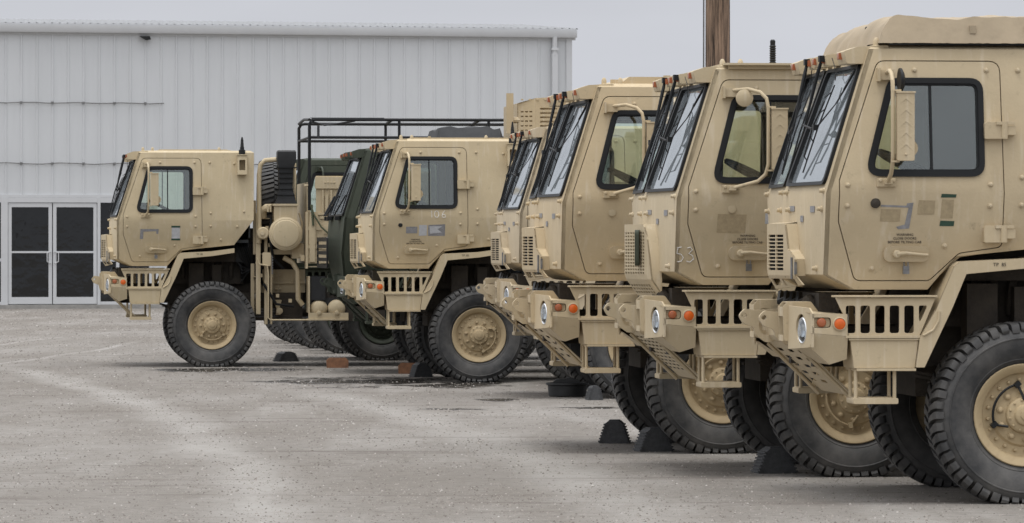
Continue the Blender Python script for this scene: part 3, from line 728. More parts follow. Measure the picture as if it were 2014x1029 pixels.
def bumper():
    mb = MB()
    mb.prism(rnd([(-1.37, 1.01), (-1.40, 1.05), (-1.40, 1.13), (-1.24, 1.15), (-1.24, 1.01)], .012, 2), .50, W - .50)
    for sg in (0, 1):
        f_ = (lambda y: y) if not sg else (lambda y: W - y)
        o = rnd([(-1.475, 1.03), (-1.485, 1.25), (-1.455, 1.285), (-1.30, 1.285), (-1.255, 1.225), (-1.25, 1.03)], .015, 3)
        for ya in (.50, .685): mb.plate(o, [rrect(-1.445, -1.375, 1.08, 1.225, .02)] if ya > .6 else [], f_(ya), f_(ya + .012), lambda u, v, w: (u, w, v))
        y0, y1 = sorted((f_(.512), f_(.685))); mb.box(-1.45, -1.30, y0, y1, 1.277, 1.285); mb.box(-1.482, -1.474, y0, y1, 1.19, 1.25); mb.box(-1.482, -1.474, y0, y1, 1.03, 1.07)
    return mb
def hook():
    mb = MB(); t = [2 * PI * k / 14 for k in range(14)]
    o = rnd([(-1.30, 1.00), (-1.30, 1.225), (-1.49, 1.215), (-1.56, 1.225), (-1.605, 1.18), (-1.57, 1.125), (-1.50, 1.10), (-1.49, 1.05), (-1.42, 1.00)], [0, 0, .02, .03, .04, .04, .03, .03, .02], 4)
    mb.plate(o, [[(-1.565 + .017 * math.cos(q), 1.18 + .017 * math.sin(q)) for q in t], [(-1.415 + .05 * math.cos(q), 1.115 + .068 * math.sin(q)) for q in t]], 0, .038, lambda u, v, w: (u, w, v))
    return mb
def lamp_box():
    """headlamp box, outer face at y=.01; front face angled, lower part chamfered"""
    mb = MB()
    side = [(-1.385, 1.215), (-1.15, 1.212), (-1.145, .925), (-1.255, .890), (-1.385, 1.03)]
    # outer skin as two planes
    mb.plate([(-1.385, 1.215), (-1.15, 1.212), (-1.147, 1.07), (-1.385, 1.09)], [rrect(-1.375, -1.255, 1.125, 1.19, .02, 3)], .01, .03, lambda u, v, w: (u, w, v))
    mb.add([(-1.365, .01, 1.09), (-1.147, .01, 1.07), (-1.145, .06, .925), (-1.255, .07, .89), (-1.385, .05, 1.0)], [(0, 1, 2, 3, 4)])
    mb.add([(-1.385, .01, 1.215), (-1.15, .01, 1.212), (-1.15, .50, 1.212), (-1.42, .50, 1.235)], [(0, 1, 2, 3)])
    mb.add([(-1.15, .01, 1.212), (-1.15, .50, 1.212), (-1.145, .50, .925), (-1.145, .06, .925), (-1.147, .01, 1.07)], [(0, 1, 2, 3, 4)])
    mb.add([(-1.385, .05, 1.0), (-1.255, .07, .89), (-1.255, .50, .89), (-1.42, .50, 1.0)], [(0, 1, 2, 3)])
    mb.add([(-1.255, .07, .89), (-1.145, .06, .925), (-1.145, .50, .925), (-1.255, .50, .89)], [(0, 1, 2, 3)])
    hole = [(.24 + .100 * math.cos(t), 1.115 + .095 * math.sin(t)) for t in [2 * PI * k / 24 for k in range(24)]]
    # front plate (u = y)
    fm = lambda u, v, w: (lerp(-1.375, -1.45, (u - .01) / .49) + w, u, v)
    mb.plate([(.01, 1.0), (.01, 1.215), (.08, 1.25), (.50, 1.26), (.50, .98)], [hole], 0, .012, fm)
    return mb
def lamp_recess():
    mb = MB(); n = 24
    mb.lathe([(.099, .004), (.095, .055), (.03, .07)], (-1.395, .24, 1.115), 'x', n)
    return mb
def headlight():
    mb = MB(); n = 28
    mb.lathe([(.084, .0), (.080, -.006), (.072, .0), (.070, .02), (.045, .05), (.02, .055)], (-1.405, .21, 1.105), 'x', n)
    mb.v = [(x + (y - .21) * -.16, y, z) for x, y, z in mb.v]; return mb
def headlens():
    mb = MB(); mb.lathe([(.072, .0), (.058, -.012), (.03, -.020), (.005, -.022)], (-1.407, .21, 1.105), 'x', 24)
    mb.v = [(x + (y - .21) * -.16, y, z) for x, y, z in mb.v]; return mb
def bridge_line(a, b, n): return [(lerp(a[0], b[0], i / n), lerp(a[1], b[1], i / n)) for i in range(n + 1)]
def skid(style):
    def f():
        mb = MB()
        holes = []
        if style == 'slots':
            for r_ in range(5):
                for c in range(3):
                    y = .22 + c * .42; v = .07 + r_ * .075
                    holes.append([(y, v), (y + .21, v), (y + .21, v + .028), (y, v + .028)])
        else:
            for r_ in range(9):
                for c in range(6):
                    y = .18 + c * .2; v = .05 + r_ * .042
                    holes.append([(y, v), (y + .14, v), (y + .14, v + .018), (y, v + .018)])
        L_ = .50; a = math.atan2(.34, .37)
        mb.plate([(.06, 0), (1.40, 0), (1.34, L_), (.06, L_)], holes, 0, .012, lambda u, v, w: (-1.375 + v * math.cos(a) - w * math.sin(a) * -1, .48 + u, 1.01 - v * math.sin(a) + w * .0))
        for y in (.56, 1.82): mb.tube([(-1.37, y, .99), (-1.02, y, .65)], .014, 6)
        return mb
    return f
def turn():
    mb = MB(); c = (-1.315, .035, 1.158)
    mb.lathe([(.030, 0), (.030, -.02), (.022, -.030), (.008, -.033)], c, 'y', 16); return mb
def turn_base(): return MB().prism(rrect(-1.372, -1.258, 1.128, 1.187, .02, 3), .032, .045)
def reflector():
    mb = MB(); mb.lathe([(.036, .002), (.036, -.008), (.024, -.013), (.006, -.015)], (-1.20, .008, 1.150), 'y', 20); return mb
def reflector_ring():
    mb = MB(); mb.lathe([(.044, .004), (.044, -.008), (.037, -.011), (.036, -.002)], (-1.20, .008, 1.150), 'y', 20); return mb

def tyre():
    mb = MB(); n = 72
    half = [(.305, .085), (.322, .062), (.338, .050), (.352, .040), (.356, .033), (.362, .034), (.366, .031), (.40, .017), (.44, .006), (.485, .003), (.489, -.002), (.495, -.002), (.499, .004), (.525, .012), (.545, .030), (.556, .06), (.562, .12), (.564, .19)]
    prof = half + [(r_, .38 - a) for r_, a in reversed(half[:-1])]
    mb.lathe(prof, (0, 0, 0), 'y', n, True)
    N = 52; jr = random.Random(9)
    for sd in (0, 1):
        for k in range(N):
            ac = 2 * PI * (k + .5 * sd) / N; hw = PI / N * .66 * jr.uniform(.85, 1.1); ac += jr.uniform(-.006, .006); deep = .528 if k % 2 == 0 else .545
            sec = [(deep, .006, 0), (.556, .004, 0), (.580, .014, .0), (.592, .036, .1), (.596, .11, .5), (.597, .185, 1.0), (.555, .185, 1.0), (.55, .11, .5), (.545, .05, .1), (.52, .03, 0)]
            vs = []
            for sg in (-1, 1):
                for (r_, y, sk) in sec:
                    h_ = hw * (1.15 if y < .05 else (.85 if y < .15 else .95)); a = ac + sg * h_ + sk * .075
                    yy = y if sd == 0 else .38 - y; vs.append((r_ * math.cos(a), yy, r_ * math.sin(a)))
            m_ = len(sec); fs = [tuple(range(m_)), tuple(range(m_, 2 * m_))[::-1]] + [(i, (i + 1) % m_, (i + 1) % m_ + m_, i + m_) for i in range(m_)]
            mb.add(vs, fs)
    # thin rings moulded on the sidewall
    for r_ in (.352, .492): mb.lathe([(r_ - .004, .0), (r_ - .003, -.004), (r_ + .003, -.004), (r_ + .004, .0)], (0, .022 if r_ < .4 else .005, 0), 'y', n)if False else None
    out_ = []
    for x, y, z in mb.v:
        if z < -AXZ + .03:
            zz = max(z, -AXZ + .004); 
            t_ = max(0, (-AXZ + .06 - z) / .09)
            if y < .05: y -= .012 * t_
            if y > .33: y += .012 * t_
            z = zz
        out_.append((x, y, z))
    mb.v = out_; return mb
def rim():
    mb = MB(); n = 48
    mb.lathe([(.31, .20), (.322, .055), (.330, .046), (.324, .040), (.312, .043), (.298, .055), (.275, .068), (.268, .080), (.262, .105), (.245, .112), (.205, .108), (.190, .092), (.150, .085), (.118, .080), (.112, .050), (.100, .040), (.070, .036), (.062, .018), (.050, .012), (.02, .012)], (0, 0, 0), 'y', n)
    for k in range(20):
        a = 2 * PI * k / 20; mb.lathe([(.013, .01), (.011, -.016), (.005, -.018)], (.228 * math.cos(a), .106, .228 * math.sin(a)), 'y', 6)
    for k in range(10):
        a = 2 * PI * k / 10; c = (.155 * math.cos(a), .084, .155 * math.sin(a)); mb.lathe([(.022, .004), (.021, -.008), (.015, -.010), (.015, -.026), (.008, -.030)], c, 'y', 8)
    for k in range(12):
        a = 2 * PI * k / 12; mb.lathe([(.008, .01), (.008, -.008), (.004, -.01)], (.098 * math.cos(a), .042, .098 * math.sin(a)), 'y', 6)
    mb.lathe([(.034, .016), (.034, -.006), (.02, -.008)], (0, .012, 0), 'y', 6)
    return mb
def rimline():
    mb = MB(); pts = [(.20 * math.cos(a), .07, .20 * math.sin(a)) for a in [R(150 + 8 * k) for k in range(13)]]
    mb.tube([(.10 * math.cos(R(140)), .03, .10 * math.sin(R(140)))] + pts + [(.13 * math.cos(R(262)), .03, .13 * math.sin(R(262)))], .009, 6)
    for a in (R(150), R(246)): mb.box(.2 * math.cos(a) - .015, .2 * math.cos(a) + .015, .05, .1, .2 * math.sin(a) - .02, .2 * math.sin(a) + .02)
    return mb
def wheel(root, x, side, paint_, rot, dark=False, label=None, z=AXZ):
    if paint_ is not GREEN: paint_ = RIMP
    o = part('wheel', 'tyre', tyre, M['tyre'], root, (x, 0 if side == 0 else W, z), (0, 0, 0), (1, 1 if side == 0 else -1, 1), label)
    part('rim', 'rim', rim, paint_, o, rot=(0, rot, 0))
    part('air_line', 'rimline', rimline, M['black'] if dark else paint_, o, rot=(0, rot, 0))
    return o
def axle(x):
    def f():
        mb = MB(); mb.tube([(x, .35, AXZ), (x, W - .35, AXZ)], .075, 10); mb.lathe([(.07, -.2), (.17, -.12), (.2, 0), (.17, .12), (.07, .2)], (x, W / 2, AXZ), 'y', 16); return mb
    return f
def leaf(x):
    def f():
        mb = MB()
        for i in range(5):
            L_ = .72 - .1 * i; pts = [(x + L_ * t, 0, AXZ + .12 + .10 * t * t * (L_ / .72) ** 2 - .022 * i + .06) for t in [-1, -.6, -.2, .2, .6, 1]]
            vs = []; 
            for (a, b, c) in pts: vs += [(a, .50, c), (a, .60, c), (a, .60, c + .016), (a, .50, c + .016)]
            fs = [(0, 1, 2, 3), (20, 23, 22, 21)]
            for k in range(5):
                for q in range(4): fs.append((k * 4 + q, k * 4 + (q + 1) % 4, (k + 1) * 4 + (q + 1) % 4, (k + 1) * 4 + q))
            mb.add(vs, fs)
        mb.box(x - .08, x + .08, .48, .62, AXZ - .08, AXZ + .22); return mb
    return f
def frame_rails(L_=5.6):
    def f():
        mb = MB()
        for y in (.72, W - .80): mb.box(-1.25, L_, y, y + .08, .86, 1.12)
        for x in (-1.0, 0.9, 2.2, 3.4, 4.6): mb.box(x, x + .1, .80, W - .80, .90, 1.06)
        mb.lathe([(.05, -.9), (.06, -.6), (.06, 2.6), (.05, 2.8)], (.6, W / 2, .72), 'x', 12)
        for x in (.75, .95, 1.15, 1.45): mb.lathe([(.02, 0), (.02, -.02)], (x, .72, 1.0), 'y', 6)
        mb.box(-.55, .45, .62, W - .62, 1.12, 1.56); mb.box(.4, 1.15, .85, W - .6, .75, 1.88); mb.box(-.41, .55, .47, W - .47, 1.42, 1.66); mb.box(.3, 1.25, .5, W - .5, .62, 1.0); mb.box(-.55, .3, .85, W - .85, .66, 1.12)  # engine masses, with belly boxes added to cut light under the chassis
        for i in range(7): mb.tube([(-.5 + .13 * i, .60, 1.2), (-.5 + .13 * i, .56, 1.35), (-.45 + .13 * i, .62, 1.5)], .03, 6)
        mb.box(-.30, -.10, .40, .60, .95, 1.40); mb.box(.02, .14, .44, .60, 1.05, 1.38)   # shock towers
        mb.box(-1.25, -1.12, .5, W - .5, .98, 1.34)      # radiator
        mb.tube([(-1.3, .7, 1.3), (-1.25, .65, 1.22), (-1.1, .6, 1.18)], .05, 8)
        return mb
    return f
def engine_hoses():
    mb = MB()
    for i in range(5): mb.tube([(.30 + .04 * i, .5 + .05 * i, 1.5), (.42, .45, 1.35 - .05 * i), (.62, .5, 1.3 + .03 * i), (.72, .6, 1.1)], .018, 6)
    mb.box(.34, .52, .42, .60, 1.42, 1.60); mb.box(.56, .70, .40, .55, 1.18, 1.40)
    return mb
def radiator_hoses():
    mb = MB()
    for k in range(4): mb.tube([(-1.28, .75 + .25 * k, 1.30), (-1.33, .82 + .25 * k, 1.27), (-1.30, .95 + .25 * k, 1.33)], .022, 6)
    return mb
def cargo_bed():
    mb = MB(); x0, x1 = 1.29, 5.1
    mb.box(x0, x1, .02, W - .02, 1.40, 1.47)
    for y in (.02, W - .06): 
        mb.box(x0, x1, y, y + .04, 1.475, 2.05)
    mb.box(x0, x0 + .04, .064, W - .064, 1.475, 2.5); mb.box(x1 - .04, x1, .064, W - .064, 1.475, 2.05)
    for k in range(9):
        x = x0 + .03 + k * (x1 - x0 - .12) / 8; mb.box(x, x + .07, -.01, .017, 1.42, 2.08); mb.box(x, x + .07, W - .017, W + .01, 1.42, 2.08)
    for z in (1.6, 1.85): mb.box(x0, x1, .005, .018, z, z + .05)
    return mb

def mirror(root, pm, ang, disc):
    r = part('mirror_arm', 'marm%d' % round(ang), lambda: mirror_arm(ang), pm, root)
    part('mirror', 'mir%d' % round(ang), lambda: mirror_body(ang), pm, r)
    [part('bracket', 'mbr%d' % q, lambda: mirror_br(q), pm, r) for q in (0, 1)]
    if disc: part('round_mirror', 'mdisc%d%s' % (round(ang), disc), lambda: mirror_disc(ang, disc), M['black'] if disc == 'black' else pm, r, label='small round convex mirror in %s' % disc)
def mdir(ang, l): return Vector((math.sin(R(ang)) * l, -math.cos(R(ang)) * l, 0))
MX = -.885
def mirror_br(low):
    mb = MB(); y = ylean(2.73)
    if not low:
        mb.box(MX - .045, MX + .045, y - .05, y + .002, 2.70, 2.765); mb.box(MX - .06, MX - .045, y - .07, y, 2.69, 2.775)
        return mb
    y = ylean(2.05); mb.box(MX - .075, MX + .045, y - .03, y + .002, 2.02, 2.075); mb.box(MX - .03, MX + .02, y - .06, y - .03, 2.035, 2.065)
    for x in (-.055, .03): mb.lathe([(.012, 0), (.010, -.012)], (MX + x, y - .03, 2.06), 'y', 6)
    return mb
def mirror_arm(ang):
    mb = MB(); a = Vector((MX, ylean(2.73) - .03, 2.745)); b = Vector((MX - .01, ylean(2.05) - .045, 2.05)); D_ = mdir(ang, .30)
    pts = [a, a + D_ * .45 + Vector((0, 0, .01)), a + D_ * .78 + Vector((0, 0, -.015)), a + D_ * .95 + Vector((0, 0, -.06)), a + D_ + Vector((0, 0, -.13))]
    q = [Vector((a.x, a.y, 2.22)) + D_, Vector((a.x, a.y, 2.15)) + D_ * .93, Vector((a.x, a.y, 2.10)) + D_ * .72, b]
    mb.tube(pts + q, .0135, 8); return mb
def mirror_body(ang):
    mb = MB(); a = Vector((MX, ylean(2.73) - .03, 0)) + mdir(ang, .30) + Vector((.022, 0, 0))
    x0, x1 = a.x, a.x + .112; y = a.y
    mb.prism(rrect(x0, x1, 2.18, 2.61, .012, 3), y - .03, y + .03)
    mb.box(x0 - .004, x1 + .006, y - .036, y + .036, 2.606, 2.618)
    mb.box(x0 - .03, x0 + .03, y - .012, y + .012, 2.618, 2.63); mb.box(x0 - .03, x0 + .02, y - .012, y + .012, 2.17, 2.182)
    for k in range(5):
        z = 2.26 + .072 * k; xm = (x0 + x1) / 2
        mb.add([(x0 + .01, y - .0302, z - .018), (xm, y - .033, z + .024), (x1 - .01, y - .0302, z - .018), (x1 - .01, y - .0302, z), (xm, y - .0302, z + .045), (x0 + .01, y - .0302, z)], [(0, 1, 4, 5), (1, 2, 3, 4)])
    mb.lathe([(.008, .0), (.006, -.008)], (xm, y - .03, 2.22), 'y', 8)
    mb.lathe([(.055, .02), (.055, .034), (.04, .045)], (x1 - .02, y + .02, 2.26), 'y', 16)
    return mb
def mirror_disc(ang, kind):
    mb = MB(); a = Vector((MX, ylean(2.73) - .03, 2.745)) + mdir(ang, .30) * .6
    if kind == 'black': mb.lathe([(.078, -.008), (.078, .008), (.05, .022), (.01, .028)], (a.x + .06, a.y - .02, 2.69), 'x', 20)
    else: mb.lathe([(.062, .012), (.062, -.002), (.04, -.012), (.008, -.014)], (a.x - .06, a.y + .02, 2.69), 'y', 20)
    return mb
def handle_plate():
    mb = MB(); P_ = rnd([(-.90, 1.542), (-.90, 1.642), (-.61, 1.642), (-.61, 1.542)], .045, 5)
    y = ylean(1.59); mb.plate(P_, [], -.040, .004, side_map); return mb
def lever():
    mb = MB(); y = ylean(1.59) - .054; mb.lathe([(.026, .015), (.026, -.012), (.018, -.018)], (-.82, y, 1.592), 'y', 14)
    mb.tube([(-.82, y - .008, 1.592), (-.76, y - .012, 1.598), (-.68, y - .008, 1.59), (-.62, y - .004, 1.585)], [.016, .012, .010, .010], 8); return mb
def padlock():
    mb = MB(); y = ylean(1.5) - .045; mb.box(-.775, -.735, y - .01, y + .015, 1.465, 1.515); mb.tube([(-.768, y, 1.51), (-.768, y, 1.545), (-.742, y, 1.545), (-.742, y, 1.51)], .005, 6); return mb
def hinge(z):
    def f():
        mb = MB(); y = ylean(z)
        mb.prism(rnd([(-.262, z - .055), (-.262, z + .045), (-.245, z + .055), (-.15, z + .05), (-.14, z - .055)], .008, 2), y - .05, y + .01)
        mb.prism(rnd([(-.148, z - .03), (-.148, z + .03), (-.06, z + .03), (-.06, z - .03)], .008, 2), y - .055, y + .01)
        mb.lathe([(.022, -.055), (.022, .055)], (-.135, y - .05, z), 'z', 12); mb.box(-.19, -.07, y - .062, y - .05, z + .035, z + .055)
        return mb
    return f
def antenna_mount():
    mb = MB(); y = ylean(2.75)
    mb.plate([(.34, 2.60), (.34, 2.87), (.47, 2.87), (.47, 2.60)], [rrect(.365, .445, 2.66, 2.80, .01)], -.13, -.11, side_map)
    mb.box(.335, .475, y - .13, y + .005, 2.862, 2.875); mb.box(.34, .352, y - .12, y + .0, 2.62, 2.86); mb.box(.458, .47, y - .12, y + .0, 2.62, 2.86); mb.box(.34, .47, y - .12, y, 2.60, 2.612)
    return mb
def antenna(h):
    def f():
        mb = MB(); y = ylean(2.87) - .07; prof = [(.045, 0), (.045, .06), (.030, .065), (.028, .09)]
        for k in range(6): prof += [(.028 - .0015 * k, .10 + .018 * k), (.021 - .001 * k, .11 + .018 * k)]
        prof += [(.014, .215), (.008, h)]
        mb.lathe(prof, (.405, y, 2.875), 'z', 12); return mb
    return f
FRONT_BOLTS = [(.07, 1.995), (1.10, 1.995), (.10, 1.88), (1.02, 1.88), (.2, 1.50)]
def front_bolts(P, flip):
    mb = MB()
    for u, v in FRONT_BOLTS:
        p = Vector(front_map(P, u, v - .0, 0)); mb.lathe([(.026, .004), (.026, -.012), (.018, -.016), (.018, -.045), (.008, -.05)], p, 'x', 10)
    return mb
SIDE_BOLTS = [(-.70, 2.765), (-.235, 2.765), (-.03, 2.765), (.30, 2.75), (-1.145, 2.03), (-1.145, 1.90), (-.225, 2.035), (-.225, 1.90), (-.02, 2.08), (-.02, 1.905), (.43, 2.10), (.12, 1.72), (-.505, 1.645), (-.97, 1.50), (.34, 1.9)]

def tape_poly(name, root, pts, material, w=-.0035, label=None, key=None):
    return part(name, key or ('tape%f_%f_%d' % (pts[0][0], pts[0][1], len(pts))), lambda: MB().plate(pts, [], w, w + .0025, side_map), material, root, label=label)
def on_front(name, root, P, u0, u1, v0, v1, material):
    return part(name, 'fp%f_%f_%f' % (u0, v0, u1), lambda: MB().plate([(u0, v0), (u0, v1), (u1, v1), (u1, v0)], [], -.004, -.0015, lambda u, v, w: front_map(P, u, v, w)), material, root)
def stencil(root, s, size, cx, cz, key, material=None, yfix=None):
    fn = (lambda u, v, w: Vector((cx + u, yfix - w - .002, cz + v))) if yfix is not None else (lambda u, v, w: Vector((cx + u, ylean(cz + v) - .003 - w, cz + v)))
    return part('stencil_text', key, lambda: text_mesh(s, size, fn), material or M['stencil'], root)
def chalk(root, strokes, key):
    def f():
        mb = MB()
        for st in strokes: mb.tube([(x, ylean(z) - .003, z) for x, z in st], .0045, 5)
        return mb
    return part('chalk_number', key, f, M['chalk'], root)

TYAW = 6.2
def truck(px, s, label, pm, P=ARM, yaw=0., grille='slat', mang=5, disc=None, opts=(), name='military_truck', group='parked military trucks', seed=0, skidstyle='slots'):
    rr = random.Random(seed); K = P['key']
    r = tag(empty(name, at(px, s), R(TYAW + yaw)), label, 'truck', group)
    cab = part('cab', 'cab' + K, lambda: cab_shell(P), pm, r)
    part('floor_and_dashboard', 'int' + K, lambda: interior(P), M['interior'], cab)
    [part('seat', 'seat', seats, M['seat'], cab, (0, y, 0)) for y in (.45, 1.1, 1.65)]; part('steering_wheel', 'steer', steer, M['black'], cab)
    for fl in (0, 1):
        f_ = (lambda g: g) if not fl else mirrored
        wf = part('windshield', 'wsf%d%s' % (fl, K), f_(lambda: shield_frame(P)), M['rubberseal'], r)
        part('glass', 'wsg%d%s' % (fl, K), f_(lambda: shield_glass(P)), M['wglass'], wf)
        [part('wiper', 'wip%d%d%s' % (fl, q, K), f_(lambda: (wiper if P is ARM else wiper_low)(P, q)), M['black'], r) for q in ((0,) if P is ARM else (0, 1))]
        if P is ARM: [part('bolt', 'fbolt', lambda: MB().lathe([(.020, .004), (.020, -.010), (.014, -.012), (.014, -.030), (.007, -.034)], (0, 0, 0), 'x', 10), pm, cab, (lambda p: (p[0], W - p[1] if fl else p[1], p[2]))(front_map(P, u, v, 0))) for u, v in FRONT_BOLTS]
    # doors
    dr = part('door', 'door' + K, lambda: door_mesh(P), pm, r)
    wf = part('window_frame', 'wf' + K, lambda: wframe(P), M['rubberseal'], dr); part('window_glass', 'wg' + K, lambda: wglass(P), M['glass'], dr)
    part('window_frame', 'wfr' + K, mirrored(lambda: wframe(P)), M['rubberseal'], cab); part('window_glass', 'wgr' + K, mirrored(lambda: wglass(P)), M['glass'], cab)
    part('door_handle', 'hp', handle_plate, pm, dr); part('lever', 'lev', lever, pm, dr)
    if 'lock' in opts: part('padlock', 'pad', padlock, M['steel'], dr)
    if P is ARM:
        part('hinge', 'hi1', hinge(2.38), pm, dr); part('hinge', 'hi2', hinge(1.72), pm, dr)
        [part('bolt', 'sbolt', lambda: MB().lathe([(.018, .0), (.018, -.005), (.011, -.007), (.011, -.016), (.007, -.019)], (0, 0, 0), 'y', 10), pm, cab, (x, ylean(z), z)) for x, z in SIDE_BOLTS]
    mirror(r, pm, mang, disc)
    # roof marker lamps
    top = P['A'][1]
    for i, y in enumerate((.30, .93, 1.2, 1.47, W - .30)):
        xx = xc(P, top) - bulge(P, top) * (1 - abs(y - 1.2) / 1.2)
        o = part('marker_lamp', 'lh%d' % (i in (0, 4)), lamp_housing(i in (0, 4)), pm, r, (xx + .02, y, top - .045))
        part('lens', 'll%d' % (i in (0, 4)), lambda: MB().prism(rrect(-.182 if i in (0, 4) else -.165, -.12, -.018, .024, .008, 3), -.028, .028), M['red'], o)
    # front end
    if P is ARM:
        for fl in (0, 1):
            f_ = (lambda g: g) if not fl else mirrored
            if grille == 'slat': part('grille', 'gs%d' % fl, f_(lambda: slat_grille(P)), pm, r)
            else: part('grille', 'gm%d' % fl, f_(lambda: mesh_grille(P)), pm, r)
        part('radiator_core', 'rad', lambda: MB().box(-1.41, -1.37, W / 2 - .35, W / 2 + .35, 1.44, 1.74), M['darkhole'], r)
        if grille == 'slat': part('catch', 'catch', lambda: MB().box(-1.385, -1.37, .625, .66, 1.46, 1.54).tube([(-1.405, .63, 1.43), (-1.405, .63, 1.57)], .008, 6), M['steel'], r)
        else: part('intake_cover', 'icov', lambda: MB().plate(rnd([(-.045, -.13), (-.045, .13), (.045, .13), (.045, -.13)], .04, 4), [], 0, .03, lambda u, v, w: (-1.47 + w - u * .2, .84 - u, 1.63 + v)), GREEN, r, label='dark green oval cover on the grille')
    else:
        part('grille', 'ggr', lambda: MB().plate(rrect(.25, 2.15, 1.35, 1.75, .04), [rrect(.32, 2.08, 1.40 + .085 * i, 1.44 + .085 * i, .01) for i in range(4)], 0, .02, lambda u, v, w: (-1.60 + w, u, v)), M['black'], r)
    part('bumper', 'bump', bumper, pm, r)
    for y in (.76, W - .76 - .038): part('tow_hook', 'hook', hook, pm, r, (0, y, 0))
    for fl in (0, 1):
        sc = (1, -1 if fl else 1, 1); lo = (0, W if fl else 0, 0)
        b_ = part('headlamp_box', 'lbox', lamp_box, pm, r, lo, scale=sc)
        part('recess', 'lrec', lamp_recess, pm, b_)
        part('headlight', 'hl', headlight, M['chrome'], b_); part('lens', 'hlens', headlens, M['lens'], b_)
        part('turn_signal_base', 'tb', turn_base, pm, b_); part('turn_signal', 'ts', turn, M['red'], b_)
        part('reflector', 'rf', reflector, M['orange'], b_); part('reflector_ring', 'rfr', reflector_ring, pm, b_)
        part('slotted_panel', 'slotp', slot_panel, pm, r, lo, scale=sc); part('storage_box', 'sbox', side_box, pm, r, lo, scale=sc)
        part('fender', 'fend', fender, pm, r, lo, scale=sc); part('step', 'step', step_mesh, pm, r, lo, scale=sc)
        part('leaf_spring', 'leaf0', leaf(0), M['under'], r, lo, scale=sc)
        dark = P is GRN or 'darkrim' in opts
        wheel(r, 0, fl, GREEN if dark else pm, R(rr.uniform(0, 360)), dark=fl == 0 and 'blackline' in opts)
        if 'norear' not in opts:
            wheel(r, 3.9, fl, GREEN if dark else pm, R(rr.uniform(0, 360)))
    part('skid_plate', 'skid' + skidstyle, skid(skidstyle), pm, r)
    for fl in (0, 1): part('belly_light_block', 'ftank', lambda: MB().prism(rnd([(1.45, .62), (1.45, 1.22), (2.75, 1.22), (2.75, .62)], .08, 3), .12, .68), M['under'], r, (0, W if fl else 0, 0), scale=(1, -1 if fl else 1, 1))  # unseen mass added between the axles to block light under the truck
    part('axle', 'ax0', axle(0), M['under'], r); part('axle', 'ax1', axle(3.9), M['under'], r)
    part('frame_rails', 'rails', frame_rails(), M['under'], r); part('hoses', 'hoses', engine_hoses, M['black'], r); part('radiator_hoses', 'rhoses', radiator_hoses, M['black'], r)
    bed = part('cargo_bed', 'bed', cargo_bed, GREEN if P is GRN and 'tanbed' not in opts else pm, r)
    if 'warn' in opts: stencil(dr, 'WARNING\nCLOSE DOORS\nBEFORE TILTING CAB', .0225, -.765, 1.708, 'warn')
    if 'tp' in opts:
        fd = [c for c in r.children if c.name.startswith('fender')][0]
        stencil(fd, 'TP  85', .032, -.17, 1.515, 'tp', yfix=0.0)
    return r, cab, dr

# near truck
t1, c1, d1 = truck(2018, 309, 'nearest tan armoured truck with a canvas covered cab roof, at the right edge', PAINTS[0], yaw=-.3, mang=-3, disc='black', opts=('warn', 'tp', 'blackline', 'lock'), seed=1)
t2, c2, d2 = truck(1684, 277, 'tan armoured truck with 53 chalked near its mesh grille and a dark oval cover', PAINTS[1], grille='mesh', mang=52, disc='tan', opts=('warn', 'lock', 'tp'), seed=2, skidstyle='fine')
t3, c3, d3 = truck(1424, 249, 'tan armoured truck third from the right, round mirrorless arm and low hatch rim on roof', PAINTS[2], mang=50, opts=('lock', 'tp'), seed=3)
t4, c4, d4 = truck(1257, 183.5, 'tan armoured truck of which only a strip of slanted windshield and grille shows', PAINTS[3], mang=5, seed=4)
t5, c5, d5 = truck(943, 163.6, 'tan armoured truck with 106 chalked under its side window and a weathered yellowed mirror', PAINTS[4], mang=4, opts=('tp', 'warn'), seed=5)
t6, c6, d6 = truck(417.5, 145.6, 'leftmost tan armoured truck with black air intake stack behind its cab', PAINTS[5], mang=4, opts=('tp', 'lock', 'darkx'), seed=6)
g1, cg1, dg1 = truck(891, 154, 'dark green truck squeezed between two tan trucks, windshield reflecting the sky', GREEN, P=GRN, mang=5, opts=('tanbed',), seed=7)
g2, cg2, dg2 = truck(752, 138, 'dark green truck cab seen behind the black bow frame and air intake stack', GREEN, P=GRN, mang=5, seed=8)
t3['label'] = 'third tan armoured truck from the right, with a low hatch rim on its cab roof'

# ---- individual marks and fittings
# near truck: canvas roof cover, tape scraps, round plug
def roof_canvas():
    mb = MB(); rr = random.Random(4); nx, ny = 60, 44; x0, x1 = -.93, .62; y0, y1 = .10, W - .10; vs = []
    for i in range(nx + 1):
        for j in range(ny + 1):
            a = i / nx; b = j / ny; x = lerp(x0, x1, a); y = lerp(y0, y1, b)
            ed = min((x - x0) / .13, (x1 - x) / .08, (y - y0) / .04, (y1 - y) / .04)
            k = max(0., min(1., ed)); k = math.sin(k * PI / 2) ** .6
            wr = .008 * math.sin(7 * x + 3 * y + 1.5 * math.sin(5 * y)) + .006 * math.sin(13 * x - 9 * y) + .006 * math.sin(31 * x + 12 * y) * math.sin(5 * x)
            fold = .012 * math.sin(16 * y + 9 * x) * max(0, 1 - (x - x0) / .3)
            h = .012 + (.158 + .045 * (1 - abs(b - .42) * 2.0) * min(1, (x - x0) / .25) + wr + fold - .03 * (1 - min(1, (x - x0) / .2)) * b) * k
            vs.append((x + fold * .8 * (1 - k * .5), y + wr * .4, 2.925 + h + rr.uniform(-.0015, .0015)))
    fs = [(i * (ny + 1) + j, i * (ny + 1) + j + 1, (i + 1) * (ny + 1) + j + 1, (i + 1) * (ny + 1) + j) for i in range(nx) for j in range(ny)]
    return mb.add(vs, fs)
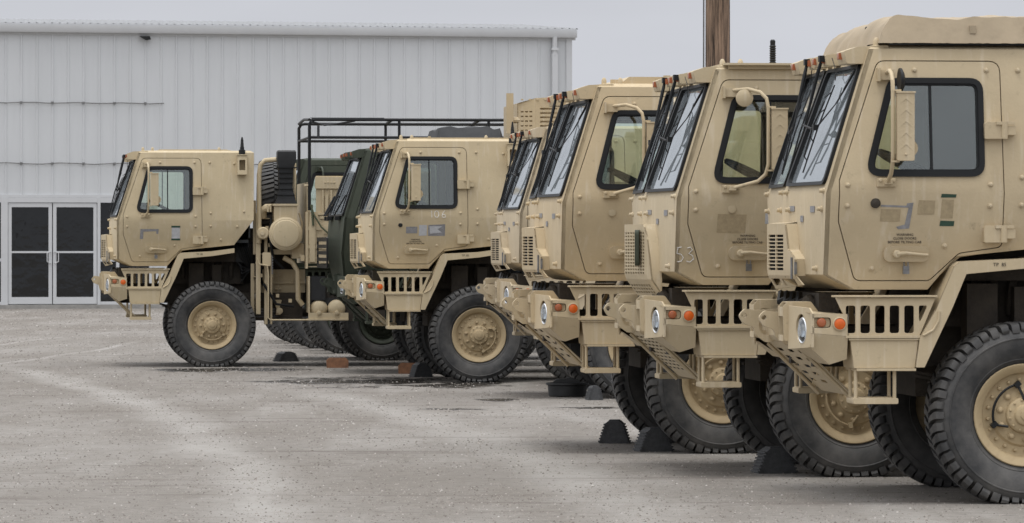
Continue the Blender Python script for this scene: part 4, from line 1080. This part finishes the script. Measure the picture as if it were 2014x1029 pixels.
def covers():
    o = part('roof_canvas', 'rcanvas', roof_canvas, M['canvas'], c1)
    part('rim_strip', 'rstrip', lambda: MB().box(-.86, .58, .118, .13, 2.925, 2.937), M['black'], o)
    for x in (-.34, .02, .38): part('buckle_strap', 'bst%f' % x, lambda: MB().box(x, x + .04, .113, .14, 3.0, 3.05), M['canvas'], o)
covers()
part('plug', 'plug', lambda: MB().lathe([(.032, .004), (.032, -.012), (.02, -.018)], (-.965, ylean(1.915), 1.915), 'y', 18), M['under'], d1)
tape_poly('duct_tape', d1, [(-.93, 1.905), (-.93, 1.893), (-.75, 1.887), (-.77, 1.78), (-.825, 1.765), (-.81, 1.750), (-.74, 1.755), (-.72, 1.92), (-.76, 1.915), (-.765, 1.90)], M['tape'])
for i, (x0, x1, z0, z1, mm) in enumerate([(-.545, -.445, 1.952, 1.975, 'gtape'), (-.545, -.45, 1.77, 1.805, 'gtape'), (-.69, -.58, 1.845, 1.935, 'stain'), (-.93, -.80, 1.80, 1.88, 'stain'), (-.54, -.46, 1.82, 1.94, 'stain')]):
    tape_poly('tape_patch' if mm != 'stain' else 'glue_stain', d1, [(x0, z0), (x0 + .004, z1), (x1, z1 - .003), (x1 - .003, z0)], M[mm], label='strip of dark green tape' if mm == 'gtape' else None)
for T_, C_, z in ((t1, c1, 0), (t2, c2, .0), (t3, c3, 0), (t4, c4, 0)):
    on_front('grey_patch', C_, ARM, .30, .42, 1.86, 1.90, M['tape']); on_front('grey_patch', C_, ARM, .62, .70, 1.80, 1.84, M['tape'])
    on_front('grey_patch', C_, ARM, .88, 1.02, 1.87, 1.905, M['tape'])
# truck 53
chalk(c2, [[(-1.235, 1.635), (-1.262, 1.630), (-1.268, 1.59), (-1.238, 1.583), (-1.222, 1.56), (-1.235, 1.535), (-1.262, 1.53)], [(-1.195, 1.628), (-1.172, 1.634), (-1.158, 1.615), (-1.182, 1.588), (-1.155, 1.575), (-1.148, 1.548), (-1.172, 1.528), (-1.198, 1.535)]], 'ch53')
tape_poly('paper_sheet', d2, [(-.645, 1.80), (-.645, 1.905), (-.53, 1.90), (-.525, 1.795)], M['paper'])
tape_poly('glue_stain', d2, [(-.99, 1.74), (-.985, 1.87), (-.78, 1.865), (-.785, 1.735)], M['stain'])
for T_, D_ in ((t2, d2), (t3, d3)): part('plug', 'plug2', lambda: MB().lathe([(.030, .004), (.030, -.006), (.022, -.008)], (-.885, ylean(1.905), 1.905), 'y', 18), PAINTS[1], D_)
# roof rims
part('roof_rim', 'rrim2', lambda: MB().box(-.93, .60, .06, W - .06, 2.926, 2.942).box(-.90, .57, .10, .14, 2.90, 2.926), PAINTS[1], c2)
part('hatch_rim', 'rrim3', lambda: MB().prism([(-.80, 2.925), (-.72, 2.985), (.45, 2.985), (.5, 2.925)], .25, W - .25).box(-.86, -.80, .3, .36, 2.925, 2.965).box(-.45, -.40, .2, .25, 2.925, 2.995), PAINTS[2], c3)
part('roof_rim', 'rrim5', lambda: MB().box(-.80, .45, .2, W - .2, 2.926, 2.945).box(-.6, -.57, .2, .23, 2.94, 2.96), PAINTS[4], c5)
part('roof_rim', 'rrim6', lambda: MB().prism([(-.75, 2.926), (-.7, 2.946), (.2, 2.946), (.3, 2.926)], .3, W - .3), PAINTS[5], c6)
# antennas on their brackets
def ant_black(T_, C_, pm, h):
    part('antenna_bracket', 'antm', antenna_mount, pm, C_); part('antenna', 'ant%f' % h, antenna(h), M['black'], T_)
ant_black(t5, c5, PAINTS[4], .26); ant_black(t6, c6, PAINTS[5], .235)
def rod(n=9):
    mb = MB(); prof = [(.03, 0), (.03, .02)]
    for k in range(n): prof += [(.026, .025 + .017 * k), (.019, .033 + .017 * k)]
    prof += [(.02, .2), (.012, .21)]; return mb.lathe(prof, (0, 0, 0), 'z', 12)
part('antenna', 'rod', rod, M['black'], t2, (-.40, 1.2, 2.95)); part('antenna', 'rod', rod, M['black'], t1, (-.86, .9, 2.92), scale=(.8, .8, .75))
# roof-edge studs
for C_, pm in ((c1, 0), (c2, 1), (c3, 2), (c4, 3), (c5, 4), (c6, 5)):
    [part('roof_stud', 'stud', lambda: MB().lathe([(.02, 0), (.02, .03), (.012, .045), (.008, .05)], (0, 0, 0), 'z', 10), PAINTS[pm], C_, (x, .20, 2.925)) for x in (-.93, -.80, .1)]
# truck 106: chalk and papers
def sc(pts, dx): return [(x + dx, z) for x, z in pts]
one = [(0, 2.035), (.004, 1.985)]; zero = [(0 + .024 * math.cos(t), 2.01 + .026 * math.sin(t)) for t in [2 * PI * k / 10 for k in range(11)]]
six = [(.028, 2.062), (.006, 2.035), (-.006, 2.0), (.010, 1.978), (.034, 1.984), (.036, 2.006), (.016, 2.018), (-.003, 2.008)]
one = [(0, 2.062), (.003, 1.98)]; zero = [(.026 * math.cos(t), 2.02 + .040 * math.sin(t)) for t in [2 * PI * k / 12 for k in range(13)]]
chalk(d5, [sc(one, -.575), sc(zero, -.515), sc(six, -.445)], 'ch106')
tape_poly('paper_sheet', d5, [(-.88, 1.79), (-.88, 1.87), (-.745, 1.87), (-.745, 1.79)], M['tape']); tape_poly('paper_sheet', d5, [(-.725, 1.76), (-.725, 1.89), (-.63, 1.89), (-.63, 1.765)], M['paper'])
tape_poly('duct_tape', d5, [(-.615, 1.76), (-.615, 1.89), (-.41, 1.90), (-.41, 1.76)], M['tape']); tape_poly('paper_scrap', d5, [(-.59, 1.785), (-.60, 1.875), (-.44, 1.875), (-.50, 1.84), (-.45, 1.80)], M['paper'], w=-.006)
part('plug', 'plug5', lambda: MB().lathe([(.026, .004), (.026, -.006), (.018, -.008)], (-.95, ylean(1.89), 1.89), 'y', 18), M['black'], d5)
# leftmost truck: tape and notice
tape_poly('duct_tape', d6, [(-.975, 1.73), (-.965, 1.865), (-.72, 1.865), (-.725, 1.80), (-.75, 1.80), (-.755, 1.835), (-.925, 1.83), (-.93, 1.73)], M['tape'])
tape_poly('notice_sheet', d6, [(-.545, 1.72), (-.545, 1.90), (-.435, 1.90), (-.435, 1.72)], M['paper'])
for z in (1.713, 1.885): tape_poly('green_tape', d6, [(-.55, z), (-.55, z + .024), (-.43, z + .024), (-.43, z)], M['gtape'], w=-.006)
tape_poly('unit_plate', dg1, [(-1.30, 1.60), (-1.30, 1.69), (-1.20, 1.69), (-1.20, 1.60)], M['paper'])

# ------------------------------------------------------------------ equipment behind the leftmost cab
def behind_cab(T_, pm):
    X = lambda px: (px - 417.5) / 145.6
    Z = lambda py: (723.5 - py) / 145.6
    def stack():
        mb = MB(); secs = [(.555 + .0, 1.165 - .0, .13, 2.19), (X(541), X(586), .14, Z(404)), (X(545), X(583), .14, Z(396)), (X(551), X(577), .16, Z(370)), (X(550), X(579), .16, Z(330)), (X(547), X(584), .14, Z(318)), (X(547), X(584), .14, Z(299)), (X(549), X(582), .16, Z(296))]
        secs = secs[1:]; vs = []; fs = []
        for (a, b, y, z) in secs: vs += [(a, y, z), (b, y, z), (b, y + .30, z), (a, y + .30, z)]
        for i in range(len(secs) - 1):
            for k in range(4): fs.append((i * 4 + k, i * 4 + (k + 1) % 4, (i + 1) * 4 + (k + 1) % 4, (i + 1) * 4 + k))
        fs += [(0, 3, 2, 1), tuple(range(len(vs) - 4, len(vs)))]; return mb.add(vs, fs)
    part('air_intake_stack', 'stk', stack, M['stackblack'], T_, label='black plastic air intake stack')
    def cleaner():
        mb = MB(); c = (X(562.5), 0, Z(461)); r_ = 31.5 / 145.6
        mb.box(X(540), X(586), .12, .45, Z(462), Z(405)); mb.box(X(537), X(588), .10, .47, Z(406), Z(402))
        mb.lathe([(r_ * .9, .55), (r_ * .98, .12), (r_, .10), (r_, .07), (r_ * .93, .055), (r_ * .88, .055), (r_ * .82, .04), (r_ * .6, .03), (.01, .03)], c, 'y', 36)
        return mb
    ac = part('air_cleaner', 'acl', cleaner, pm, T_)
    part('clamp_band', 'aclb', lambda: MB().lathe([(31.5 / 145.6 + .004, .095), (31.5 / 145.6 + .012, .09), (31.5 / 145.6 + .012, .075), (31.5 / 145.6 + .004, .07)], (X(562.5), 0, Z(461)), 'y', 36), pm, ac)
    # spare tyre standing across behind the cab
    sp_ = part('spare_wheel', 'tyre', tyre, M['tyre'], T_, (X(514) + .02, .55 + .59, Z(400)), (0, 0, R(-90)))
    def bar():
        mb = MB(); x0 = X(511); pts = [(x0, .2, Z(480)), (x0, .2, Z(345)), (x0 + .02, .2, Z(325)), (x0 + .08, .2, Z(316)), (X(545), .2, Z(314))]
        mb.tube(pts, .032, 10); mb.tube([(X(583), .5, Z(400)), (X(583), .5, Z(322)), (X(578), .5, Z(314)), (X(560), .5, Z(314))], .03, 10)
        return mb
    part('roll_bar', 'rbar', bar, pm, T_)
    def fit():
        mb = MB()
        # small round filler and pipes
        mb.lathe([(.085, .2), (.085, .05), (.07, .03), (.02, .03)], (X(518), .05, Z(460)), 'y', 20); mb.lathe([(.03, 0), (.03, -.03)], (X(517), .08, Z(460)), 'y', 10)
        mb.tube([(X(519), .3, Z(428)), (X(519), .25, Z(414)), (X(525), .22, Z(410)), (X(536), .2, Z(410))], .055, 10)
        mb.box(X(526), X(530), .14, .26, Z(418), Z(404)); mb.box(X(532), X(535), .14, .26, Z(418), Z(404))
        mb.box(X(505), X(514), .2, .3, Z(620), Z(420)); mb.box(X(522), X(528), .25, .35, Z(640), Z(470))
        mb.prism(rrect(X(517), X(533), Z(525), Z(498), .02), .04, .16)
        mb.box(X(576), X(600), .25, .5, Z(510), Z(480)); mb.box(X(535), X(588), .3, .42, Z(502), Z(492))
        # fuel line / grab rod
        mb.tube([(X(505), .03, Z(508)), (X(510), .03, Z(521)), (X(526), .03, Z(524)), (X(528), .03, Z(540)), (X(528), .03, Z(627)), (X(532), .03, Z(631)), (X(606), .03, Z(631))], .011, 8)
        mb.tube([(X(560), .3, Z(508)), (X(578), .3, Z(518)), (X(588), .3, Z(535)), (X(589), .3, Z(590)), (X(598), .32, Z(602))], .036, 10)
        # side of the chassis with bolts
        mb.box(X(505), X(606), .62, .70, Z(578), Z(532)); mb.box(X(505), X(606), .58, .62, Z(560), Z(556))
        for i, (a, b) in enumerate([(540, 545), (548, 545), (556, 545), (540, 570), (548, 570), (556, 570), (580, 556), (592, 556)]): mb.lathe([(.02, 0), (.018, -.03)], (X(a), .60, Z(b)), 'y', 6)
        # shackle and spring end
        mb.prism(rnd([(X(540), Z(592)), (X(558), Z(592)), (X(552), Z(612)), (X(556), Z(622)), (X(546), Z(622)), (X(548), Z(610))], .01, 2), .42, .50)
        mb.lathe([(.045, 0), (.045, -.08), (.02, -.09)], (X(553), .44, Z(614)), 'y', 14)
        return mb
    part('fittings', 'fit', fit, pm, T_)
    def ribs_():
        mb = MB()
        for py in (340, 350, 360, 372, 384): 
            hw_ = 13.5 if py < 372 else (14.5 if py < 380 else 17.5)
            mb.box(X(564 - hw_ - .5), X(564 + hw_ + .5), .130, .47, Z(py + 1), Z(py))
        mb.box(X(546), X(585), .125, .45, Z(331), Z(329)); return mb
    part('stack_ribs', 'skrib', ribs_, M['black'], T_)
    def bracketry():
        mb = MB()
        mb.box(X(500), X(506), .3, .36, Z(500), Z(395)); mb.box(X(534), X(538), .3, .5, Z(640), Z(440)); mb.box(X(496), X(503), .35, .45, Z(640), Z(520))
        for py in (430, 455, 500, 545): mb.box(X(500), X(540), .31, .35, Z(py + 2), Z(py))
        for (px_, py) in ((508, 470), (524, 446), (530, 480), (512, 540), (520, 560), (584, 470), (590, 500), (545, 580), (570, 590)): mb.box(X(px_), X(px_ + 6), .22, .32, Z(py + 7), Z(py))
        mb.tube([(X(506), .28, Z(520)), (X(512), .26, Z(500)), (X(508), .28, Z(480)), (X(516), .25, Z(470))], .016, 6)
        mb.tube([(X(590), .2, Z(420)), (X(596), .2, Z(440)), (X(594), .2, Z(475))], .012, 6)
        mb.prism(rrect(X(592), X(600), Z(515), Z(503), .01), .1, .14)
        return mb
    part('brackets', 'brk', bracketry, pm, T_)
    def springs():
        mb = MB()
        for i in range(4): mb.box(X(498), X(552), .50, .58, Z(612 + 5 * i), Z(609 + 5 * i))
        for (px_, py) in ((505, 585), (512, 592), (500, 598)): mb.lathe([(.035, .2), (.035, .0), (.02, -.01)], (X(px_), .4, Z(py)), 'y', 10)
        return mb
    part('rear_spring_hanger', 'rsh', springs, M['steel'], T_)
    part('chain', 'chain', lambda: [m_ for m_ in [MB()] for k in range(14) if m_.lathe([(.010, -.004), (.013, 0), (.010, .004)], (X(535) + .006 * (k % 2), .02, Z(505) - .018 * k), 'y' if k % 2 else 'x', 8)][-1], M['steel'], T_)
    # black hoses in the gap
    def hs_():
        mb = MB()
        for i in range(6): mb.tube([(X(462 + 5 * i), .45, Z(470)), (X(470 + 4 * i), .4 - .03 * i, Z(488)), (X(478 + 5 * i), .42, Z(510 + 3 * i)), (X(495), .5, Z(530))], .022, 6)
        mb.box(X(470), X(500), .5, .8, Z(520), Z(478)); mb.tube([(X(535), .2, Z(430)), (X(534), .2, Z(480)), (X(540), .25, Z(510)), (X(560), .3, Z(530))], .02, 6)
        mb.tube([(X(520), .2, Z(560)), (X(545), .2, Z(600)), (X(580), .25, Z(605))], .02, 6)
        return mb
    part('hoses', 'hs2', hs_, M['black'], T_)
    # air tanks on their tray and the battery box
    def tray():
        mb = MB(); mb.box(X(607), X(686), .02, .04, Z(631), Z(617)); mb.box(X(607), X(686), .04, .5, Z(631), Z(629)); mb.box(X(607), X(610), .02, .5, Z(617), Z(545)); mb.box(X(606), X(686), .0, .02, Z(632), Z(629)); return mb
    tr_ = part('tank_tray', 'tray', tray, pm, T_)
    for i, a in enumerate((628, 663)):
        part('air_tank', 'tank%d' % i, lambda: MB().lathe([(.02, .03), (.07, .04), (.105, .065), (.122, .10), (.125, .14), (.125, .55)], (X(a), .0, Z(609)), 'y', 24).lathe([(.03, .03), (.03, .0), (.01, -.005)], (X(a), .0, Z(617)), 'y', 12), pm, tr_)
    part('battery_box', 'bat', lambda: MB().box(X(611), X(641), .06, .5, Z(592), Z(545)).box(X(611), X(700), .10, .5, Z(600), Z(588)), M['stackblack'], T_)
    # forward bed end: tall tan rack with pressed panels
    def rack():
        mb = MB()
        mb.box(X(602), X(606), .0, .3, Z(530), Z(418)); mb.plate([(X(602), Z(527)), (X(602), Z(418)), (X(622), Z(418)), (X(622), Z(347)), (X(712), Z(347)), (X(712), Z(505)), (X(640), Z(505)), (X(627), Z(527))], [rrect(X(605), X(625), Z(525), Z(509), .006)], .03, .05, lambda u, v, w: (u, w, v))
        mb.box(X(620), X(700), .0, .03, Z(372), Z(349)); mb.box(X(608), X(622), .0, .028, Z(482), Z(440)); mb.box(X(630), X(700), .005, .028, Z(432), Z(426)); mb.box(X(634), X(654), .0, .028, Z(492), Z(440)); mb.box(X(637), X(652), -.01, .0, Z(462), Z(446))
        mb.box(X(634), X(637), .0, .028, Z(420), Z(375)); mb.box(X(650), X(654), .0, .028, Z(420), Z(375)); mb.box(X(626), X(658), .0, .026, Z(424), Z(420)); mb.box(X(640), X(646), -.01, .028, Z(418), Z(385))
        for i in range(4): mb.lathe([(.012, 0), (.01, -.012)], (X(640 + i * 6), .0, Z(360)), 'y', 6)
        mb.tube([(X(598), .0, Z(366)), (X(606), .0, Z(366))], .012, 6)
        return mb
    part('cargo_rack', 'rack', rack, pm, T_)
    # black bows for the cargo cover
    def bows():
        mb = MB(); zt, zm = Z(236), Z(271); x0, x1 = X(609), X(609) + 3.7
        for y in (.02, 2.32):
            mb.tube([(x0, y, Z(415)), (x0, y, zt - .06), (x0 + .03, y, zt - .01), (x0 + .08, y, zt), (x1, y, zt)], .022, 8); mb.tube([(x0, y, zm), (x1, y, zm)], .02, 8)
            for k in (1, 2, 3): mb.tube([(x0 + k * 1.22, y, 2.05), (x0 + k * 1.22, y, zt)], .02, 8)
        for k in range(4): x = x0 + k * 1.22; mb.tube([(x, .02, zt), (x, 1.2, zt + .03), (x, 2.32, zt)], .02, 8)
        mb.tube([(x0, .02, zm), (x0, 2.32, zm)], .018, 8)
        return mb
    bw = part('cover_bows', 'bows', bows, M['black'], T_)
    part('strap', 'bstrap', lambda: MB().tube([(X(612), .0, Z(240)), (X(640), .2, Z(246)), (X(665), .1, Z(244)), (X(700), .05, Z(238))], .014, 6).box(X(624), X(629), .0, .02, Z(272), Z(248)).prism([(X(610), Z(232)), (X(616), Z(236)), (X(760), Z(238)), (X(756), Z(232))], .0, .01), M['darkcanvas'], bw)
    part('strap', 'gstrap', lambda: MB().tube([(X(611), -.01, Z(404)), (X(618), -.03, Z(425)), (X(632), -.04, Z(448)), (X(656), -.03, Z(470)), (X(680), -.0, Z(482))], .012, 6).tube([(X(613), -.01, Z(404)), (X(616), -.02, Z(445))], .016, 6), M['strap'], T_, label='olive webbing strap hanging down')
behind_cab(t6, PAINTS[5])

# ------------------------------------------------------------------ loads on the green truck
def g1_loads():
    X = lambda px: (px - 891) / 154.
    Z = lambda py: (482 + 1.65 * 154 - py) / 154.
    def tarp():
        mb = MB(); rr = random.Random(2); nx, ny = 12, 8; vs = []
        for i in range(nx + 1):
            for j in range(ny + 1):
                a, b = i / nx, j / ny; e_ = min(a, 1 - a) * nx; f_ = min(b, 1 - b) * ny
                h = .0 if (e_ == 0 or f_ == 0) else Z(247) - 2.90 + rr.uniform(-.02, .012) - (.03 if e_ < 2 else 0)
                vs.append((lerp(X(858), X(1004), a), lerp(.25, 2.1, b), 2.90 + h))
        return mb.add(vs, [(i * (ny + 1) + j, i * (ny + 1) + j + 1, (i + 1) * (ny + 1) + j + 1, (i + 1) * (ny + 1) + j) for i in range(nx) for j in range(ny)])
    o = bpy.data.objects.new('tarpaulin', tarp().mesh('tarpaulin')); o.data.materials.append(M['darkcanvas']); COL.objects.link(o); o.matrix_world = t_mat(g1)
    tag(o, 'dark folded tarpaulin lying on the green truck roof behind the truck marked 106', 'tarpaulin')
    r = tag(empty('equipment_shelter', g1.location, g1.rotation_euler.z), 'tan equipment shelter with louvred cooling unit rising above the windshields', 'shelter')
    pm = PAINTS[2]
    part('shelter_body', 'shb', lambda: MB().box(1.36, 4.9, .1, W - .1, 1.48, 3.05), pm, r)
    x0, x1 = X(1024), X(1100); z0, z1 = 2.35, Z(192)
    def unit():
        mb = MB(); xm = X(1056)
        h1 = [rrect(x0 + .03 + c * .052, x0 + .065 + c * .052, z0 + .1 + .06 * i, z0 + .118 + .06 * i, .003, 1) for c in range(3) for i in range(int((z1 - z0 - .2) / .06))]
        mb.plate([(x0, z0), (x0, z1 - .06), (xm, z1 + .0), (xm, z0)], h1, .10, .12, lambda u, v, w: (u, w + (xm - u) * .6, v))
        h2 = [rrect(xm + .06, xm + .28, z0 + .1 + .055 * i, z0 + .122 + .055 * i, .003, 1) for i in range(int((z1 - z0 - .15) / .055))]
        mb.plate([(xm, z0), (xm, z1), (x1 + .05, z1 + .02), (x1 + .05, z0)], h2, .10, .12, lambda u, v, w: (u, w, v))
        mb.box(x0, x1 + .05, .34, W - .4, z0, z1 - .06); mb.add([(x0, .2, z1 - .06), (xm, .1, z1), (x1 + .05, .1, z1 + .02), (x1 + .05, 2.0, z1 + .02), (x0, 2.0, z1 - .06)], [(0, 1, 2, 3, 4)])
        for k in range(5): mb.box(x0 + .02 + k * .1, x0 + .05 + k * .1, .09, .1, z1 - .03, z1 - .01)
        return mb
    u = part('cooling_unit', 'cunit', unit, pm, r)
    part('blade_plate', 'cpl', lambda: MB().box(X(1000), X(1014), .2, .23, Z(262), Z(182)).tube([(X(1012), .25, Z(235)), (X(1030), .25, Z(235))], .04, 8), pm, u)
def t_mat(o): return Matrix.Translation(o.location) @ Matrix.Rotation(o.rotation_euler.z, 4, 'Z')
g1_loads()

# ------------------------------------------------------------------ trailers further back (only their wheels and decks show)
def trailer(px, s, label, seed):
    rr = random.Random(seed); r = tag(empty('flatbed_trailer', at(px, s), R(TYAW)), label, 'trailer', 'trailers parked behind the trucks')
    for fl in (0, 1): wheel(r, 0, fl, GREEN, R(rr.uniform(0, 360)))
    part('deck', 'tdeck', lambda: MB().box(-.3, 3.2, .1, W - .1, 1.22, 1.32).box(-.3, 3.2, .08, .1, 1.15, 1.38).box(-.1, 3.0, .7, .8, 1.0, 1.22).box(-.1, 3.0, W - .8, W - .7, 1.0, 1.22), GREEN, r)
    part('axle', 'ax0', axle(0), M['under'], r)
trailer(686, 129.5, 'dark trailer whose tyre shows above the low black wedge', 11)
trailer(636, 123.5, 'dark trailer whose tyre shows under the leftmost truck, in the middle of the far tyres', 12)
trailer(598, 117.5, 'farthest dark trailer, its tyre peeping out just right of the leftmost front wheel', 13)

trailer(1197, 171.5, 'dark trailer in the middle of the row, its tyres just behind the black round pan', 14)

# ------------------------------------------------------------------ small things on the ground
def chock_mesh():
    mb = MB(); prof = [(-.13, 0), (-.075, .19), (-.05, .215), (.05, .215), (.075, .19), (.13, 0)]
    mb.prism(prof, 0, .2)
    for k in range(7):
        t = (k + .4) / 7; z = .19 * t; x = -.13 + .055 * t
        mb.box(x - .010, x + .03, -.004, .204, z, z + .014); mb.box(-x - .03, -x + .010, -.004, .204, z, z + .014)
    mb.box(-.045, .045, .03, .17, .215, .226)
    return mb
def place(name, key, fn, material, px, s, rz, label, cat, group, sc_=(1, 1, 1), rot=None):
    p = at(px, s); o = part(name, key, fn, material, None, p, rot or (0, 0, R(rz)), sc_); tag(o, label, cat, group); return o
CG = 'black wheel chocks'
place('wheel_chock', 'chock', chock_mesh, M['chock'], 1530, 272.5, 12, 'black ribbed rubber chock in front of the wheel of the truck marked 53', 'chock', CG, (1.1, 1, .84))
place('wheel_chock', 'chock', chock_mesh, M['chock'], 1292, 246.5, 14, 'dark ribbed chock against the left front wheel of the third truck from the right', 'chock', CG, (1.05, 1, .85))
place('wheel_chock', 'chock', chock_mesh, M['chock'], 1207, 236.5, -6, 'dark chock standing against the far front wheel of the third truck from the right', 'chock', CG, (.95, 1, .86))
place('wheel_chock', 'chock', chock_mesh, M['chock'], 1172, 185, 10, 'grey chock right beside the black round pan', 'chock', CG, (.6, 1, .68))
place('wheel_chock', 'chock', chock_mesh, M['chock'], 833, 157.5, 20, 'dark chock beside the right hand wood block, by the wheel of truck 106', 'chock', CG, (.95, 1, .8))
place('wheel_chock', 'chock', chock_mesh, M['chock'], 569, 139, 30, 'low dark wedge lying left of the left hand wood block', 'chock', CG, (1.2, 1, .62))
def block(): return MB().prism(rnd([(-.14, 0), (-.145, .10), (-.11, .135), (.11, .135), (.145, .10), (.14, 0)], .008, 2), 0, .16)
place('wood_block', 'wblock', block, M['wood'], 664, 146.5, 4, 'left hand reddish wood block on the ground under the trucks', 'block', 'wood blocks under the trucks', (1.02, 1, .98))
place('wood_block', 'wblock', block, M['wood'], 805, 153.5, -3, 'right hand reddish wood block next to a dark chock', 'block', 'wood blocks under the trucks', (1, 1, 1.02))
def pan():
    mb = MB(); mb.lathe([(.18, 0), (.205, .01), (.215, .12), (.235, .13), (.235, .15), (.20, .15), (.19, .03), (.01, .025)], (0, 0, 0), 'z', 32)
    mb.prism(rnd([(-.17, .15), (-.12, .19), (.05, .205), (.12, .18), (.15, .15)], .02), -.12, .1); return mb
place('drip_pan', 'pan', pan, M['stackblack'], 1116, 180.5, 0, 'black round drip pan with a lid on the gravel', 'pan', None)
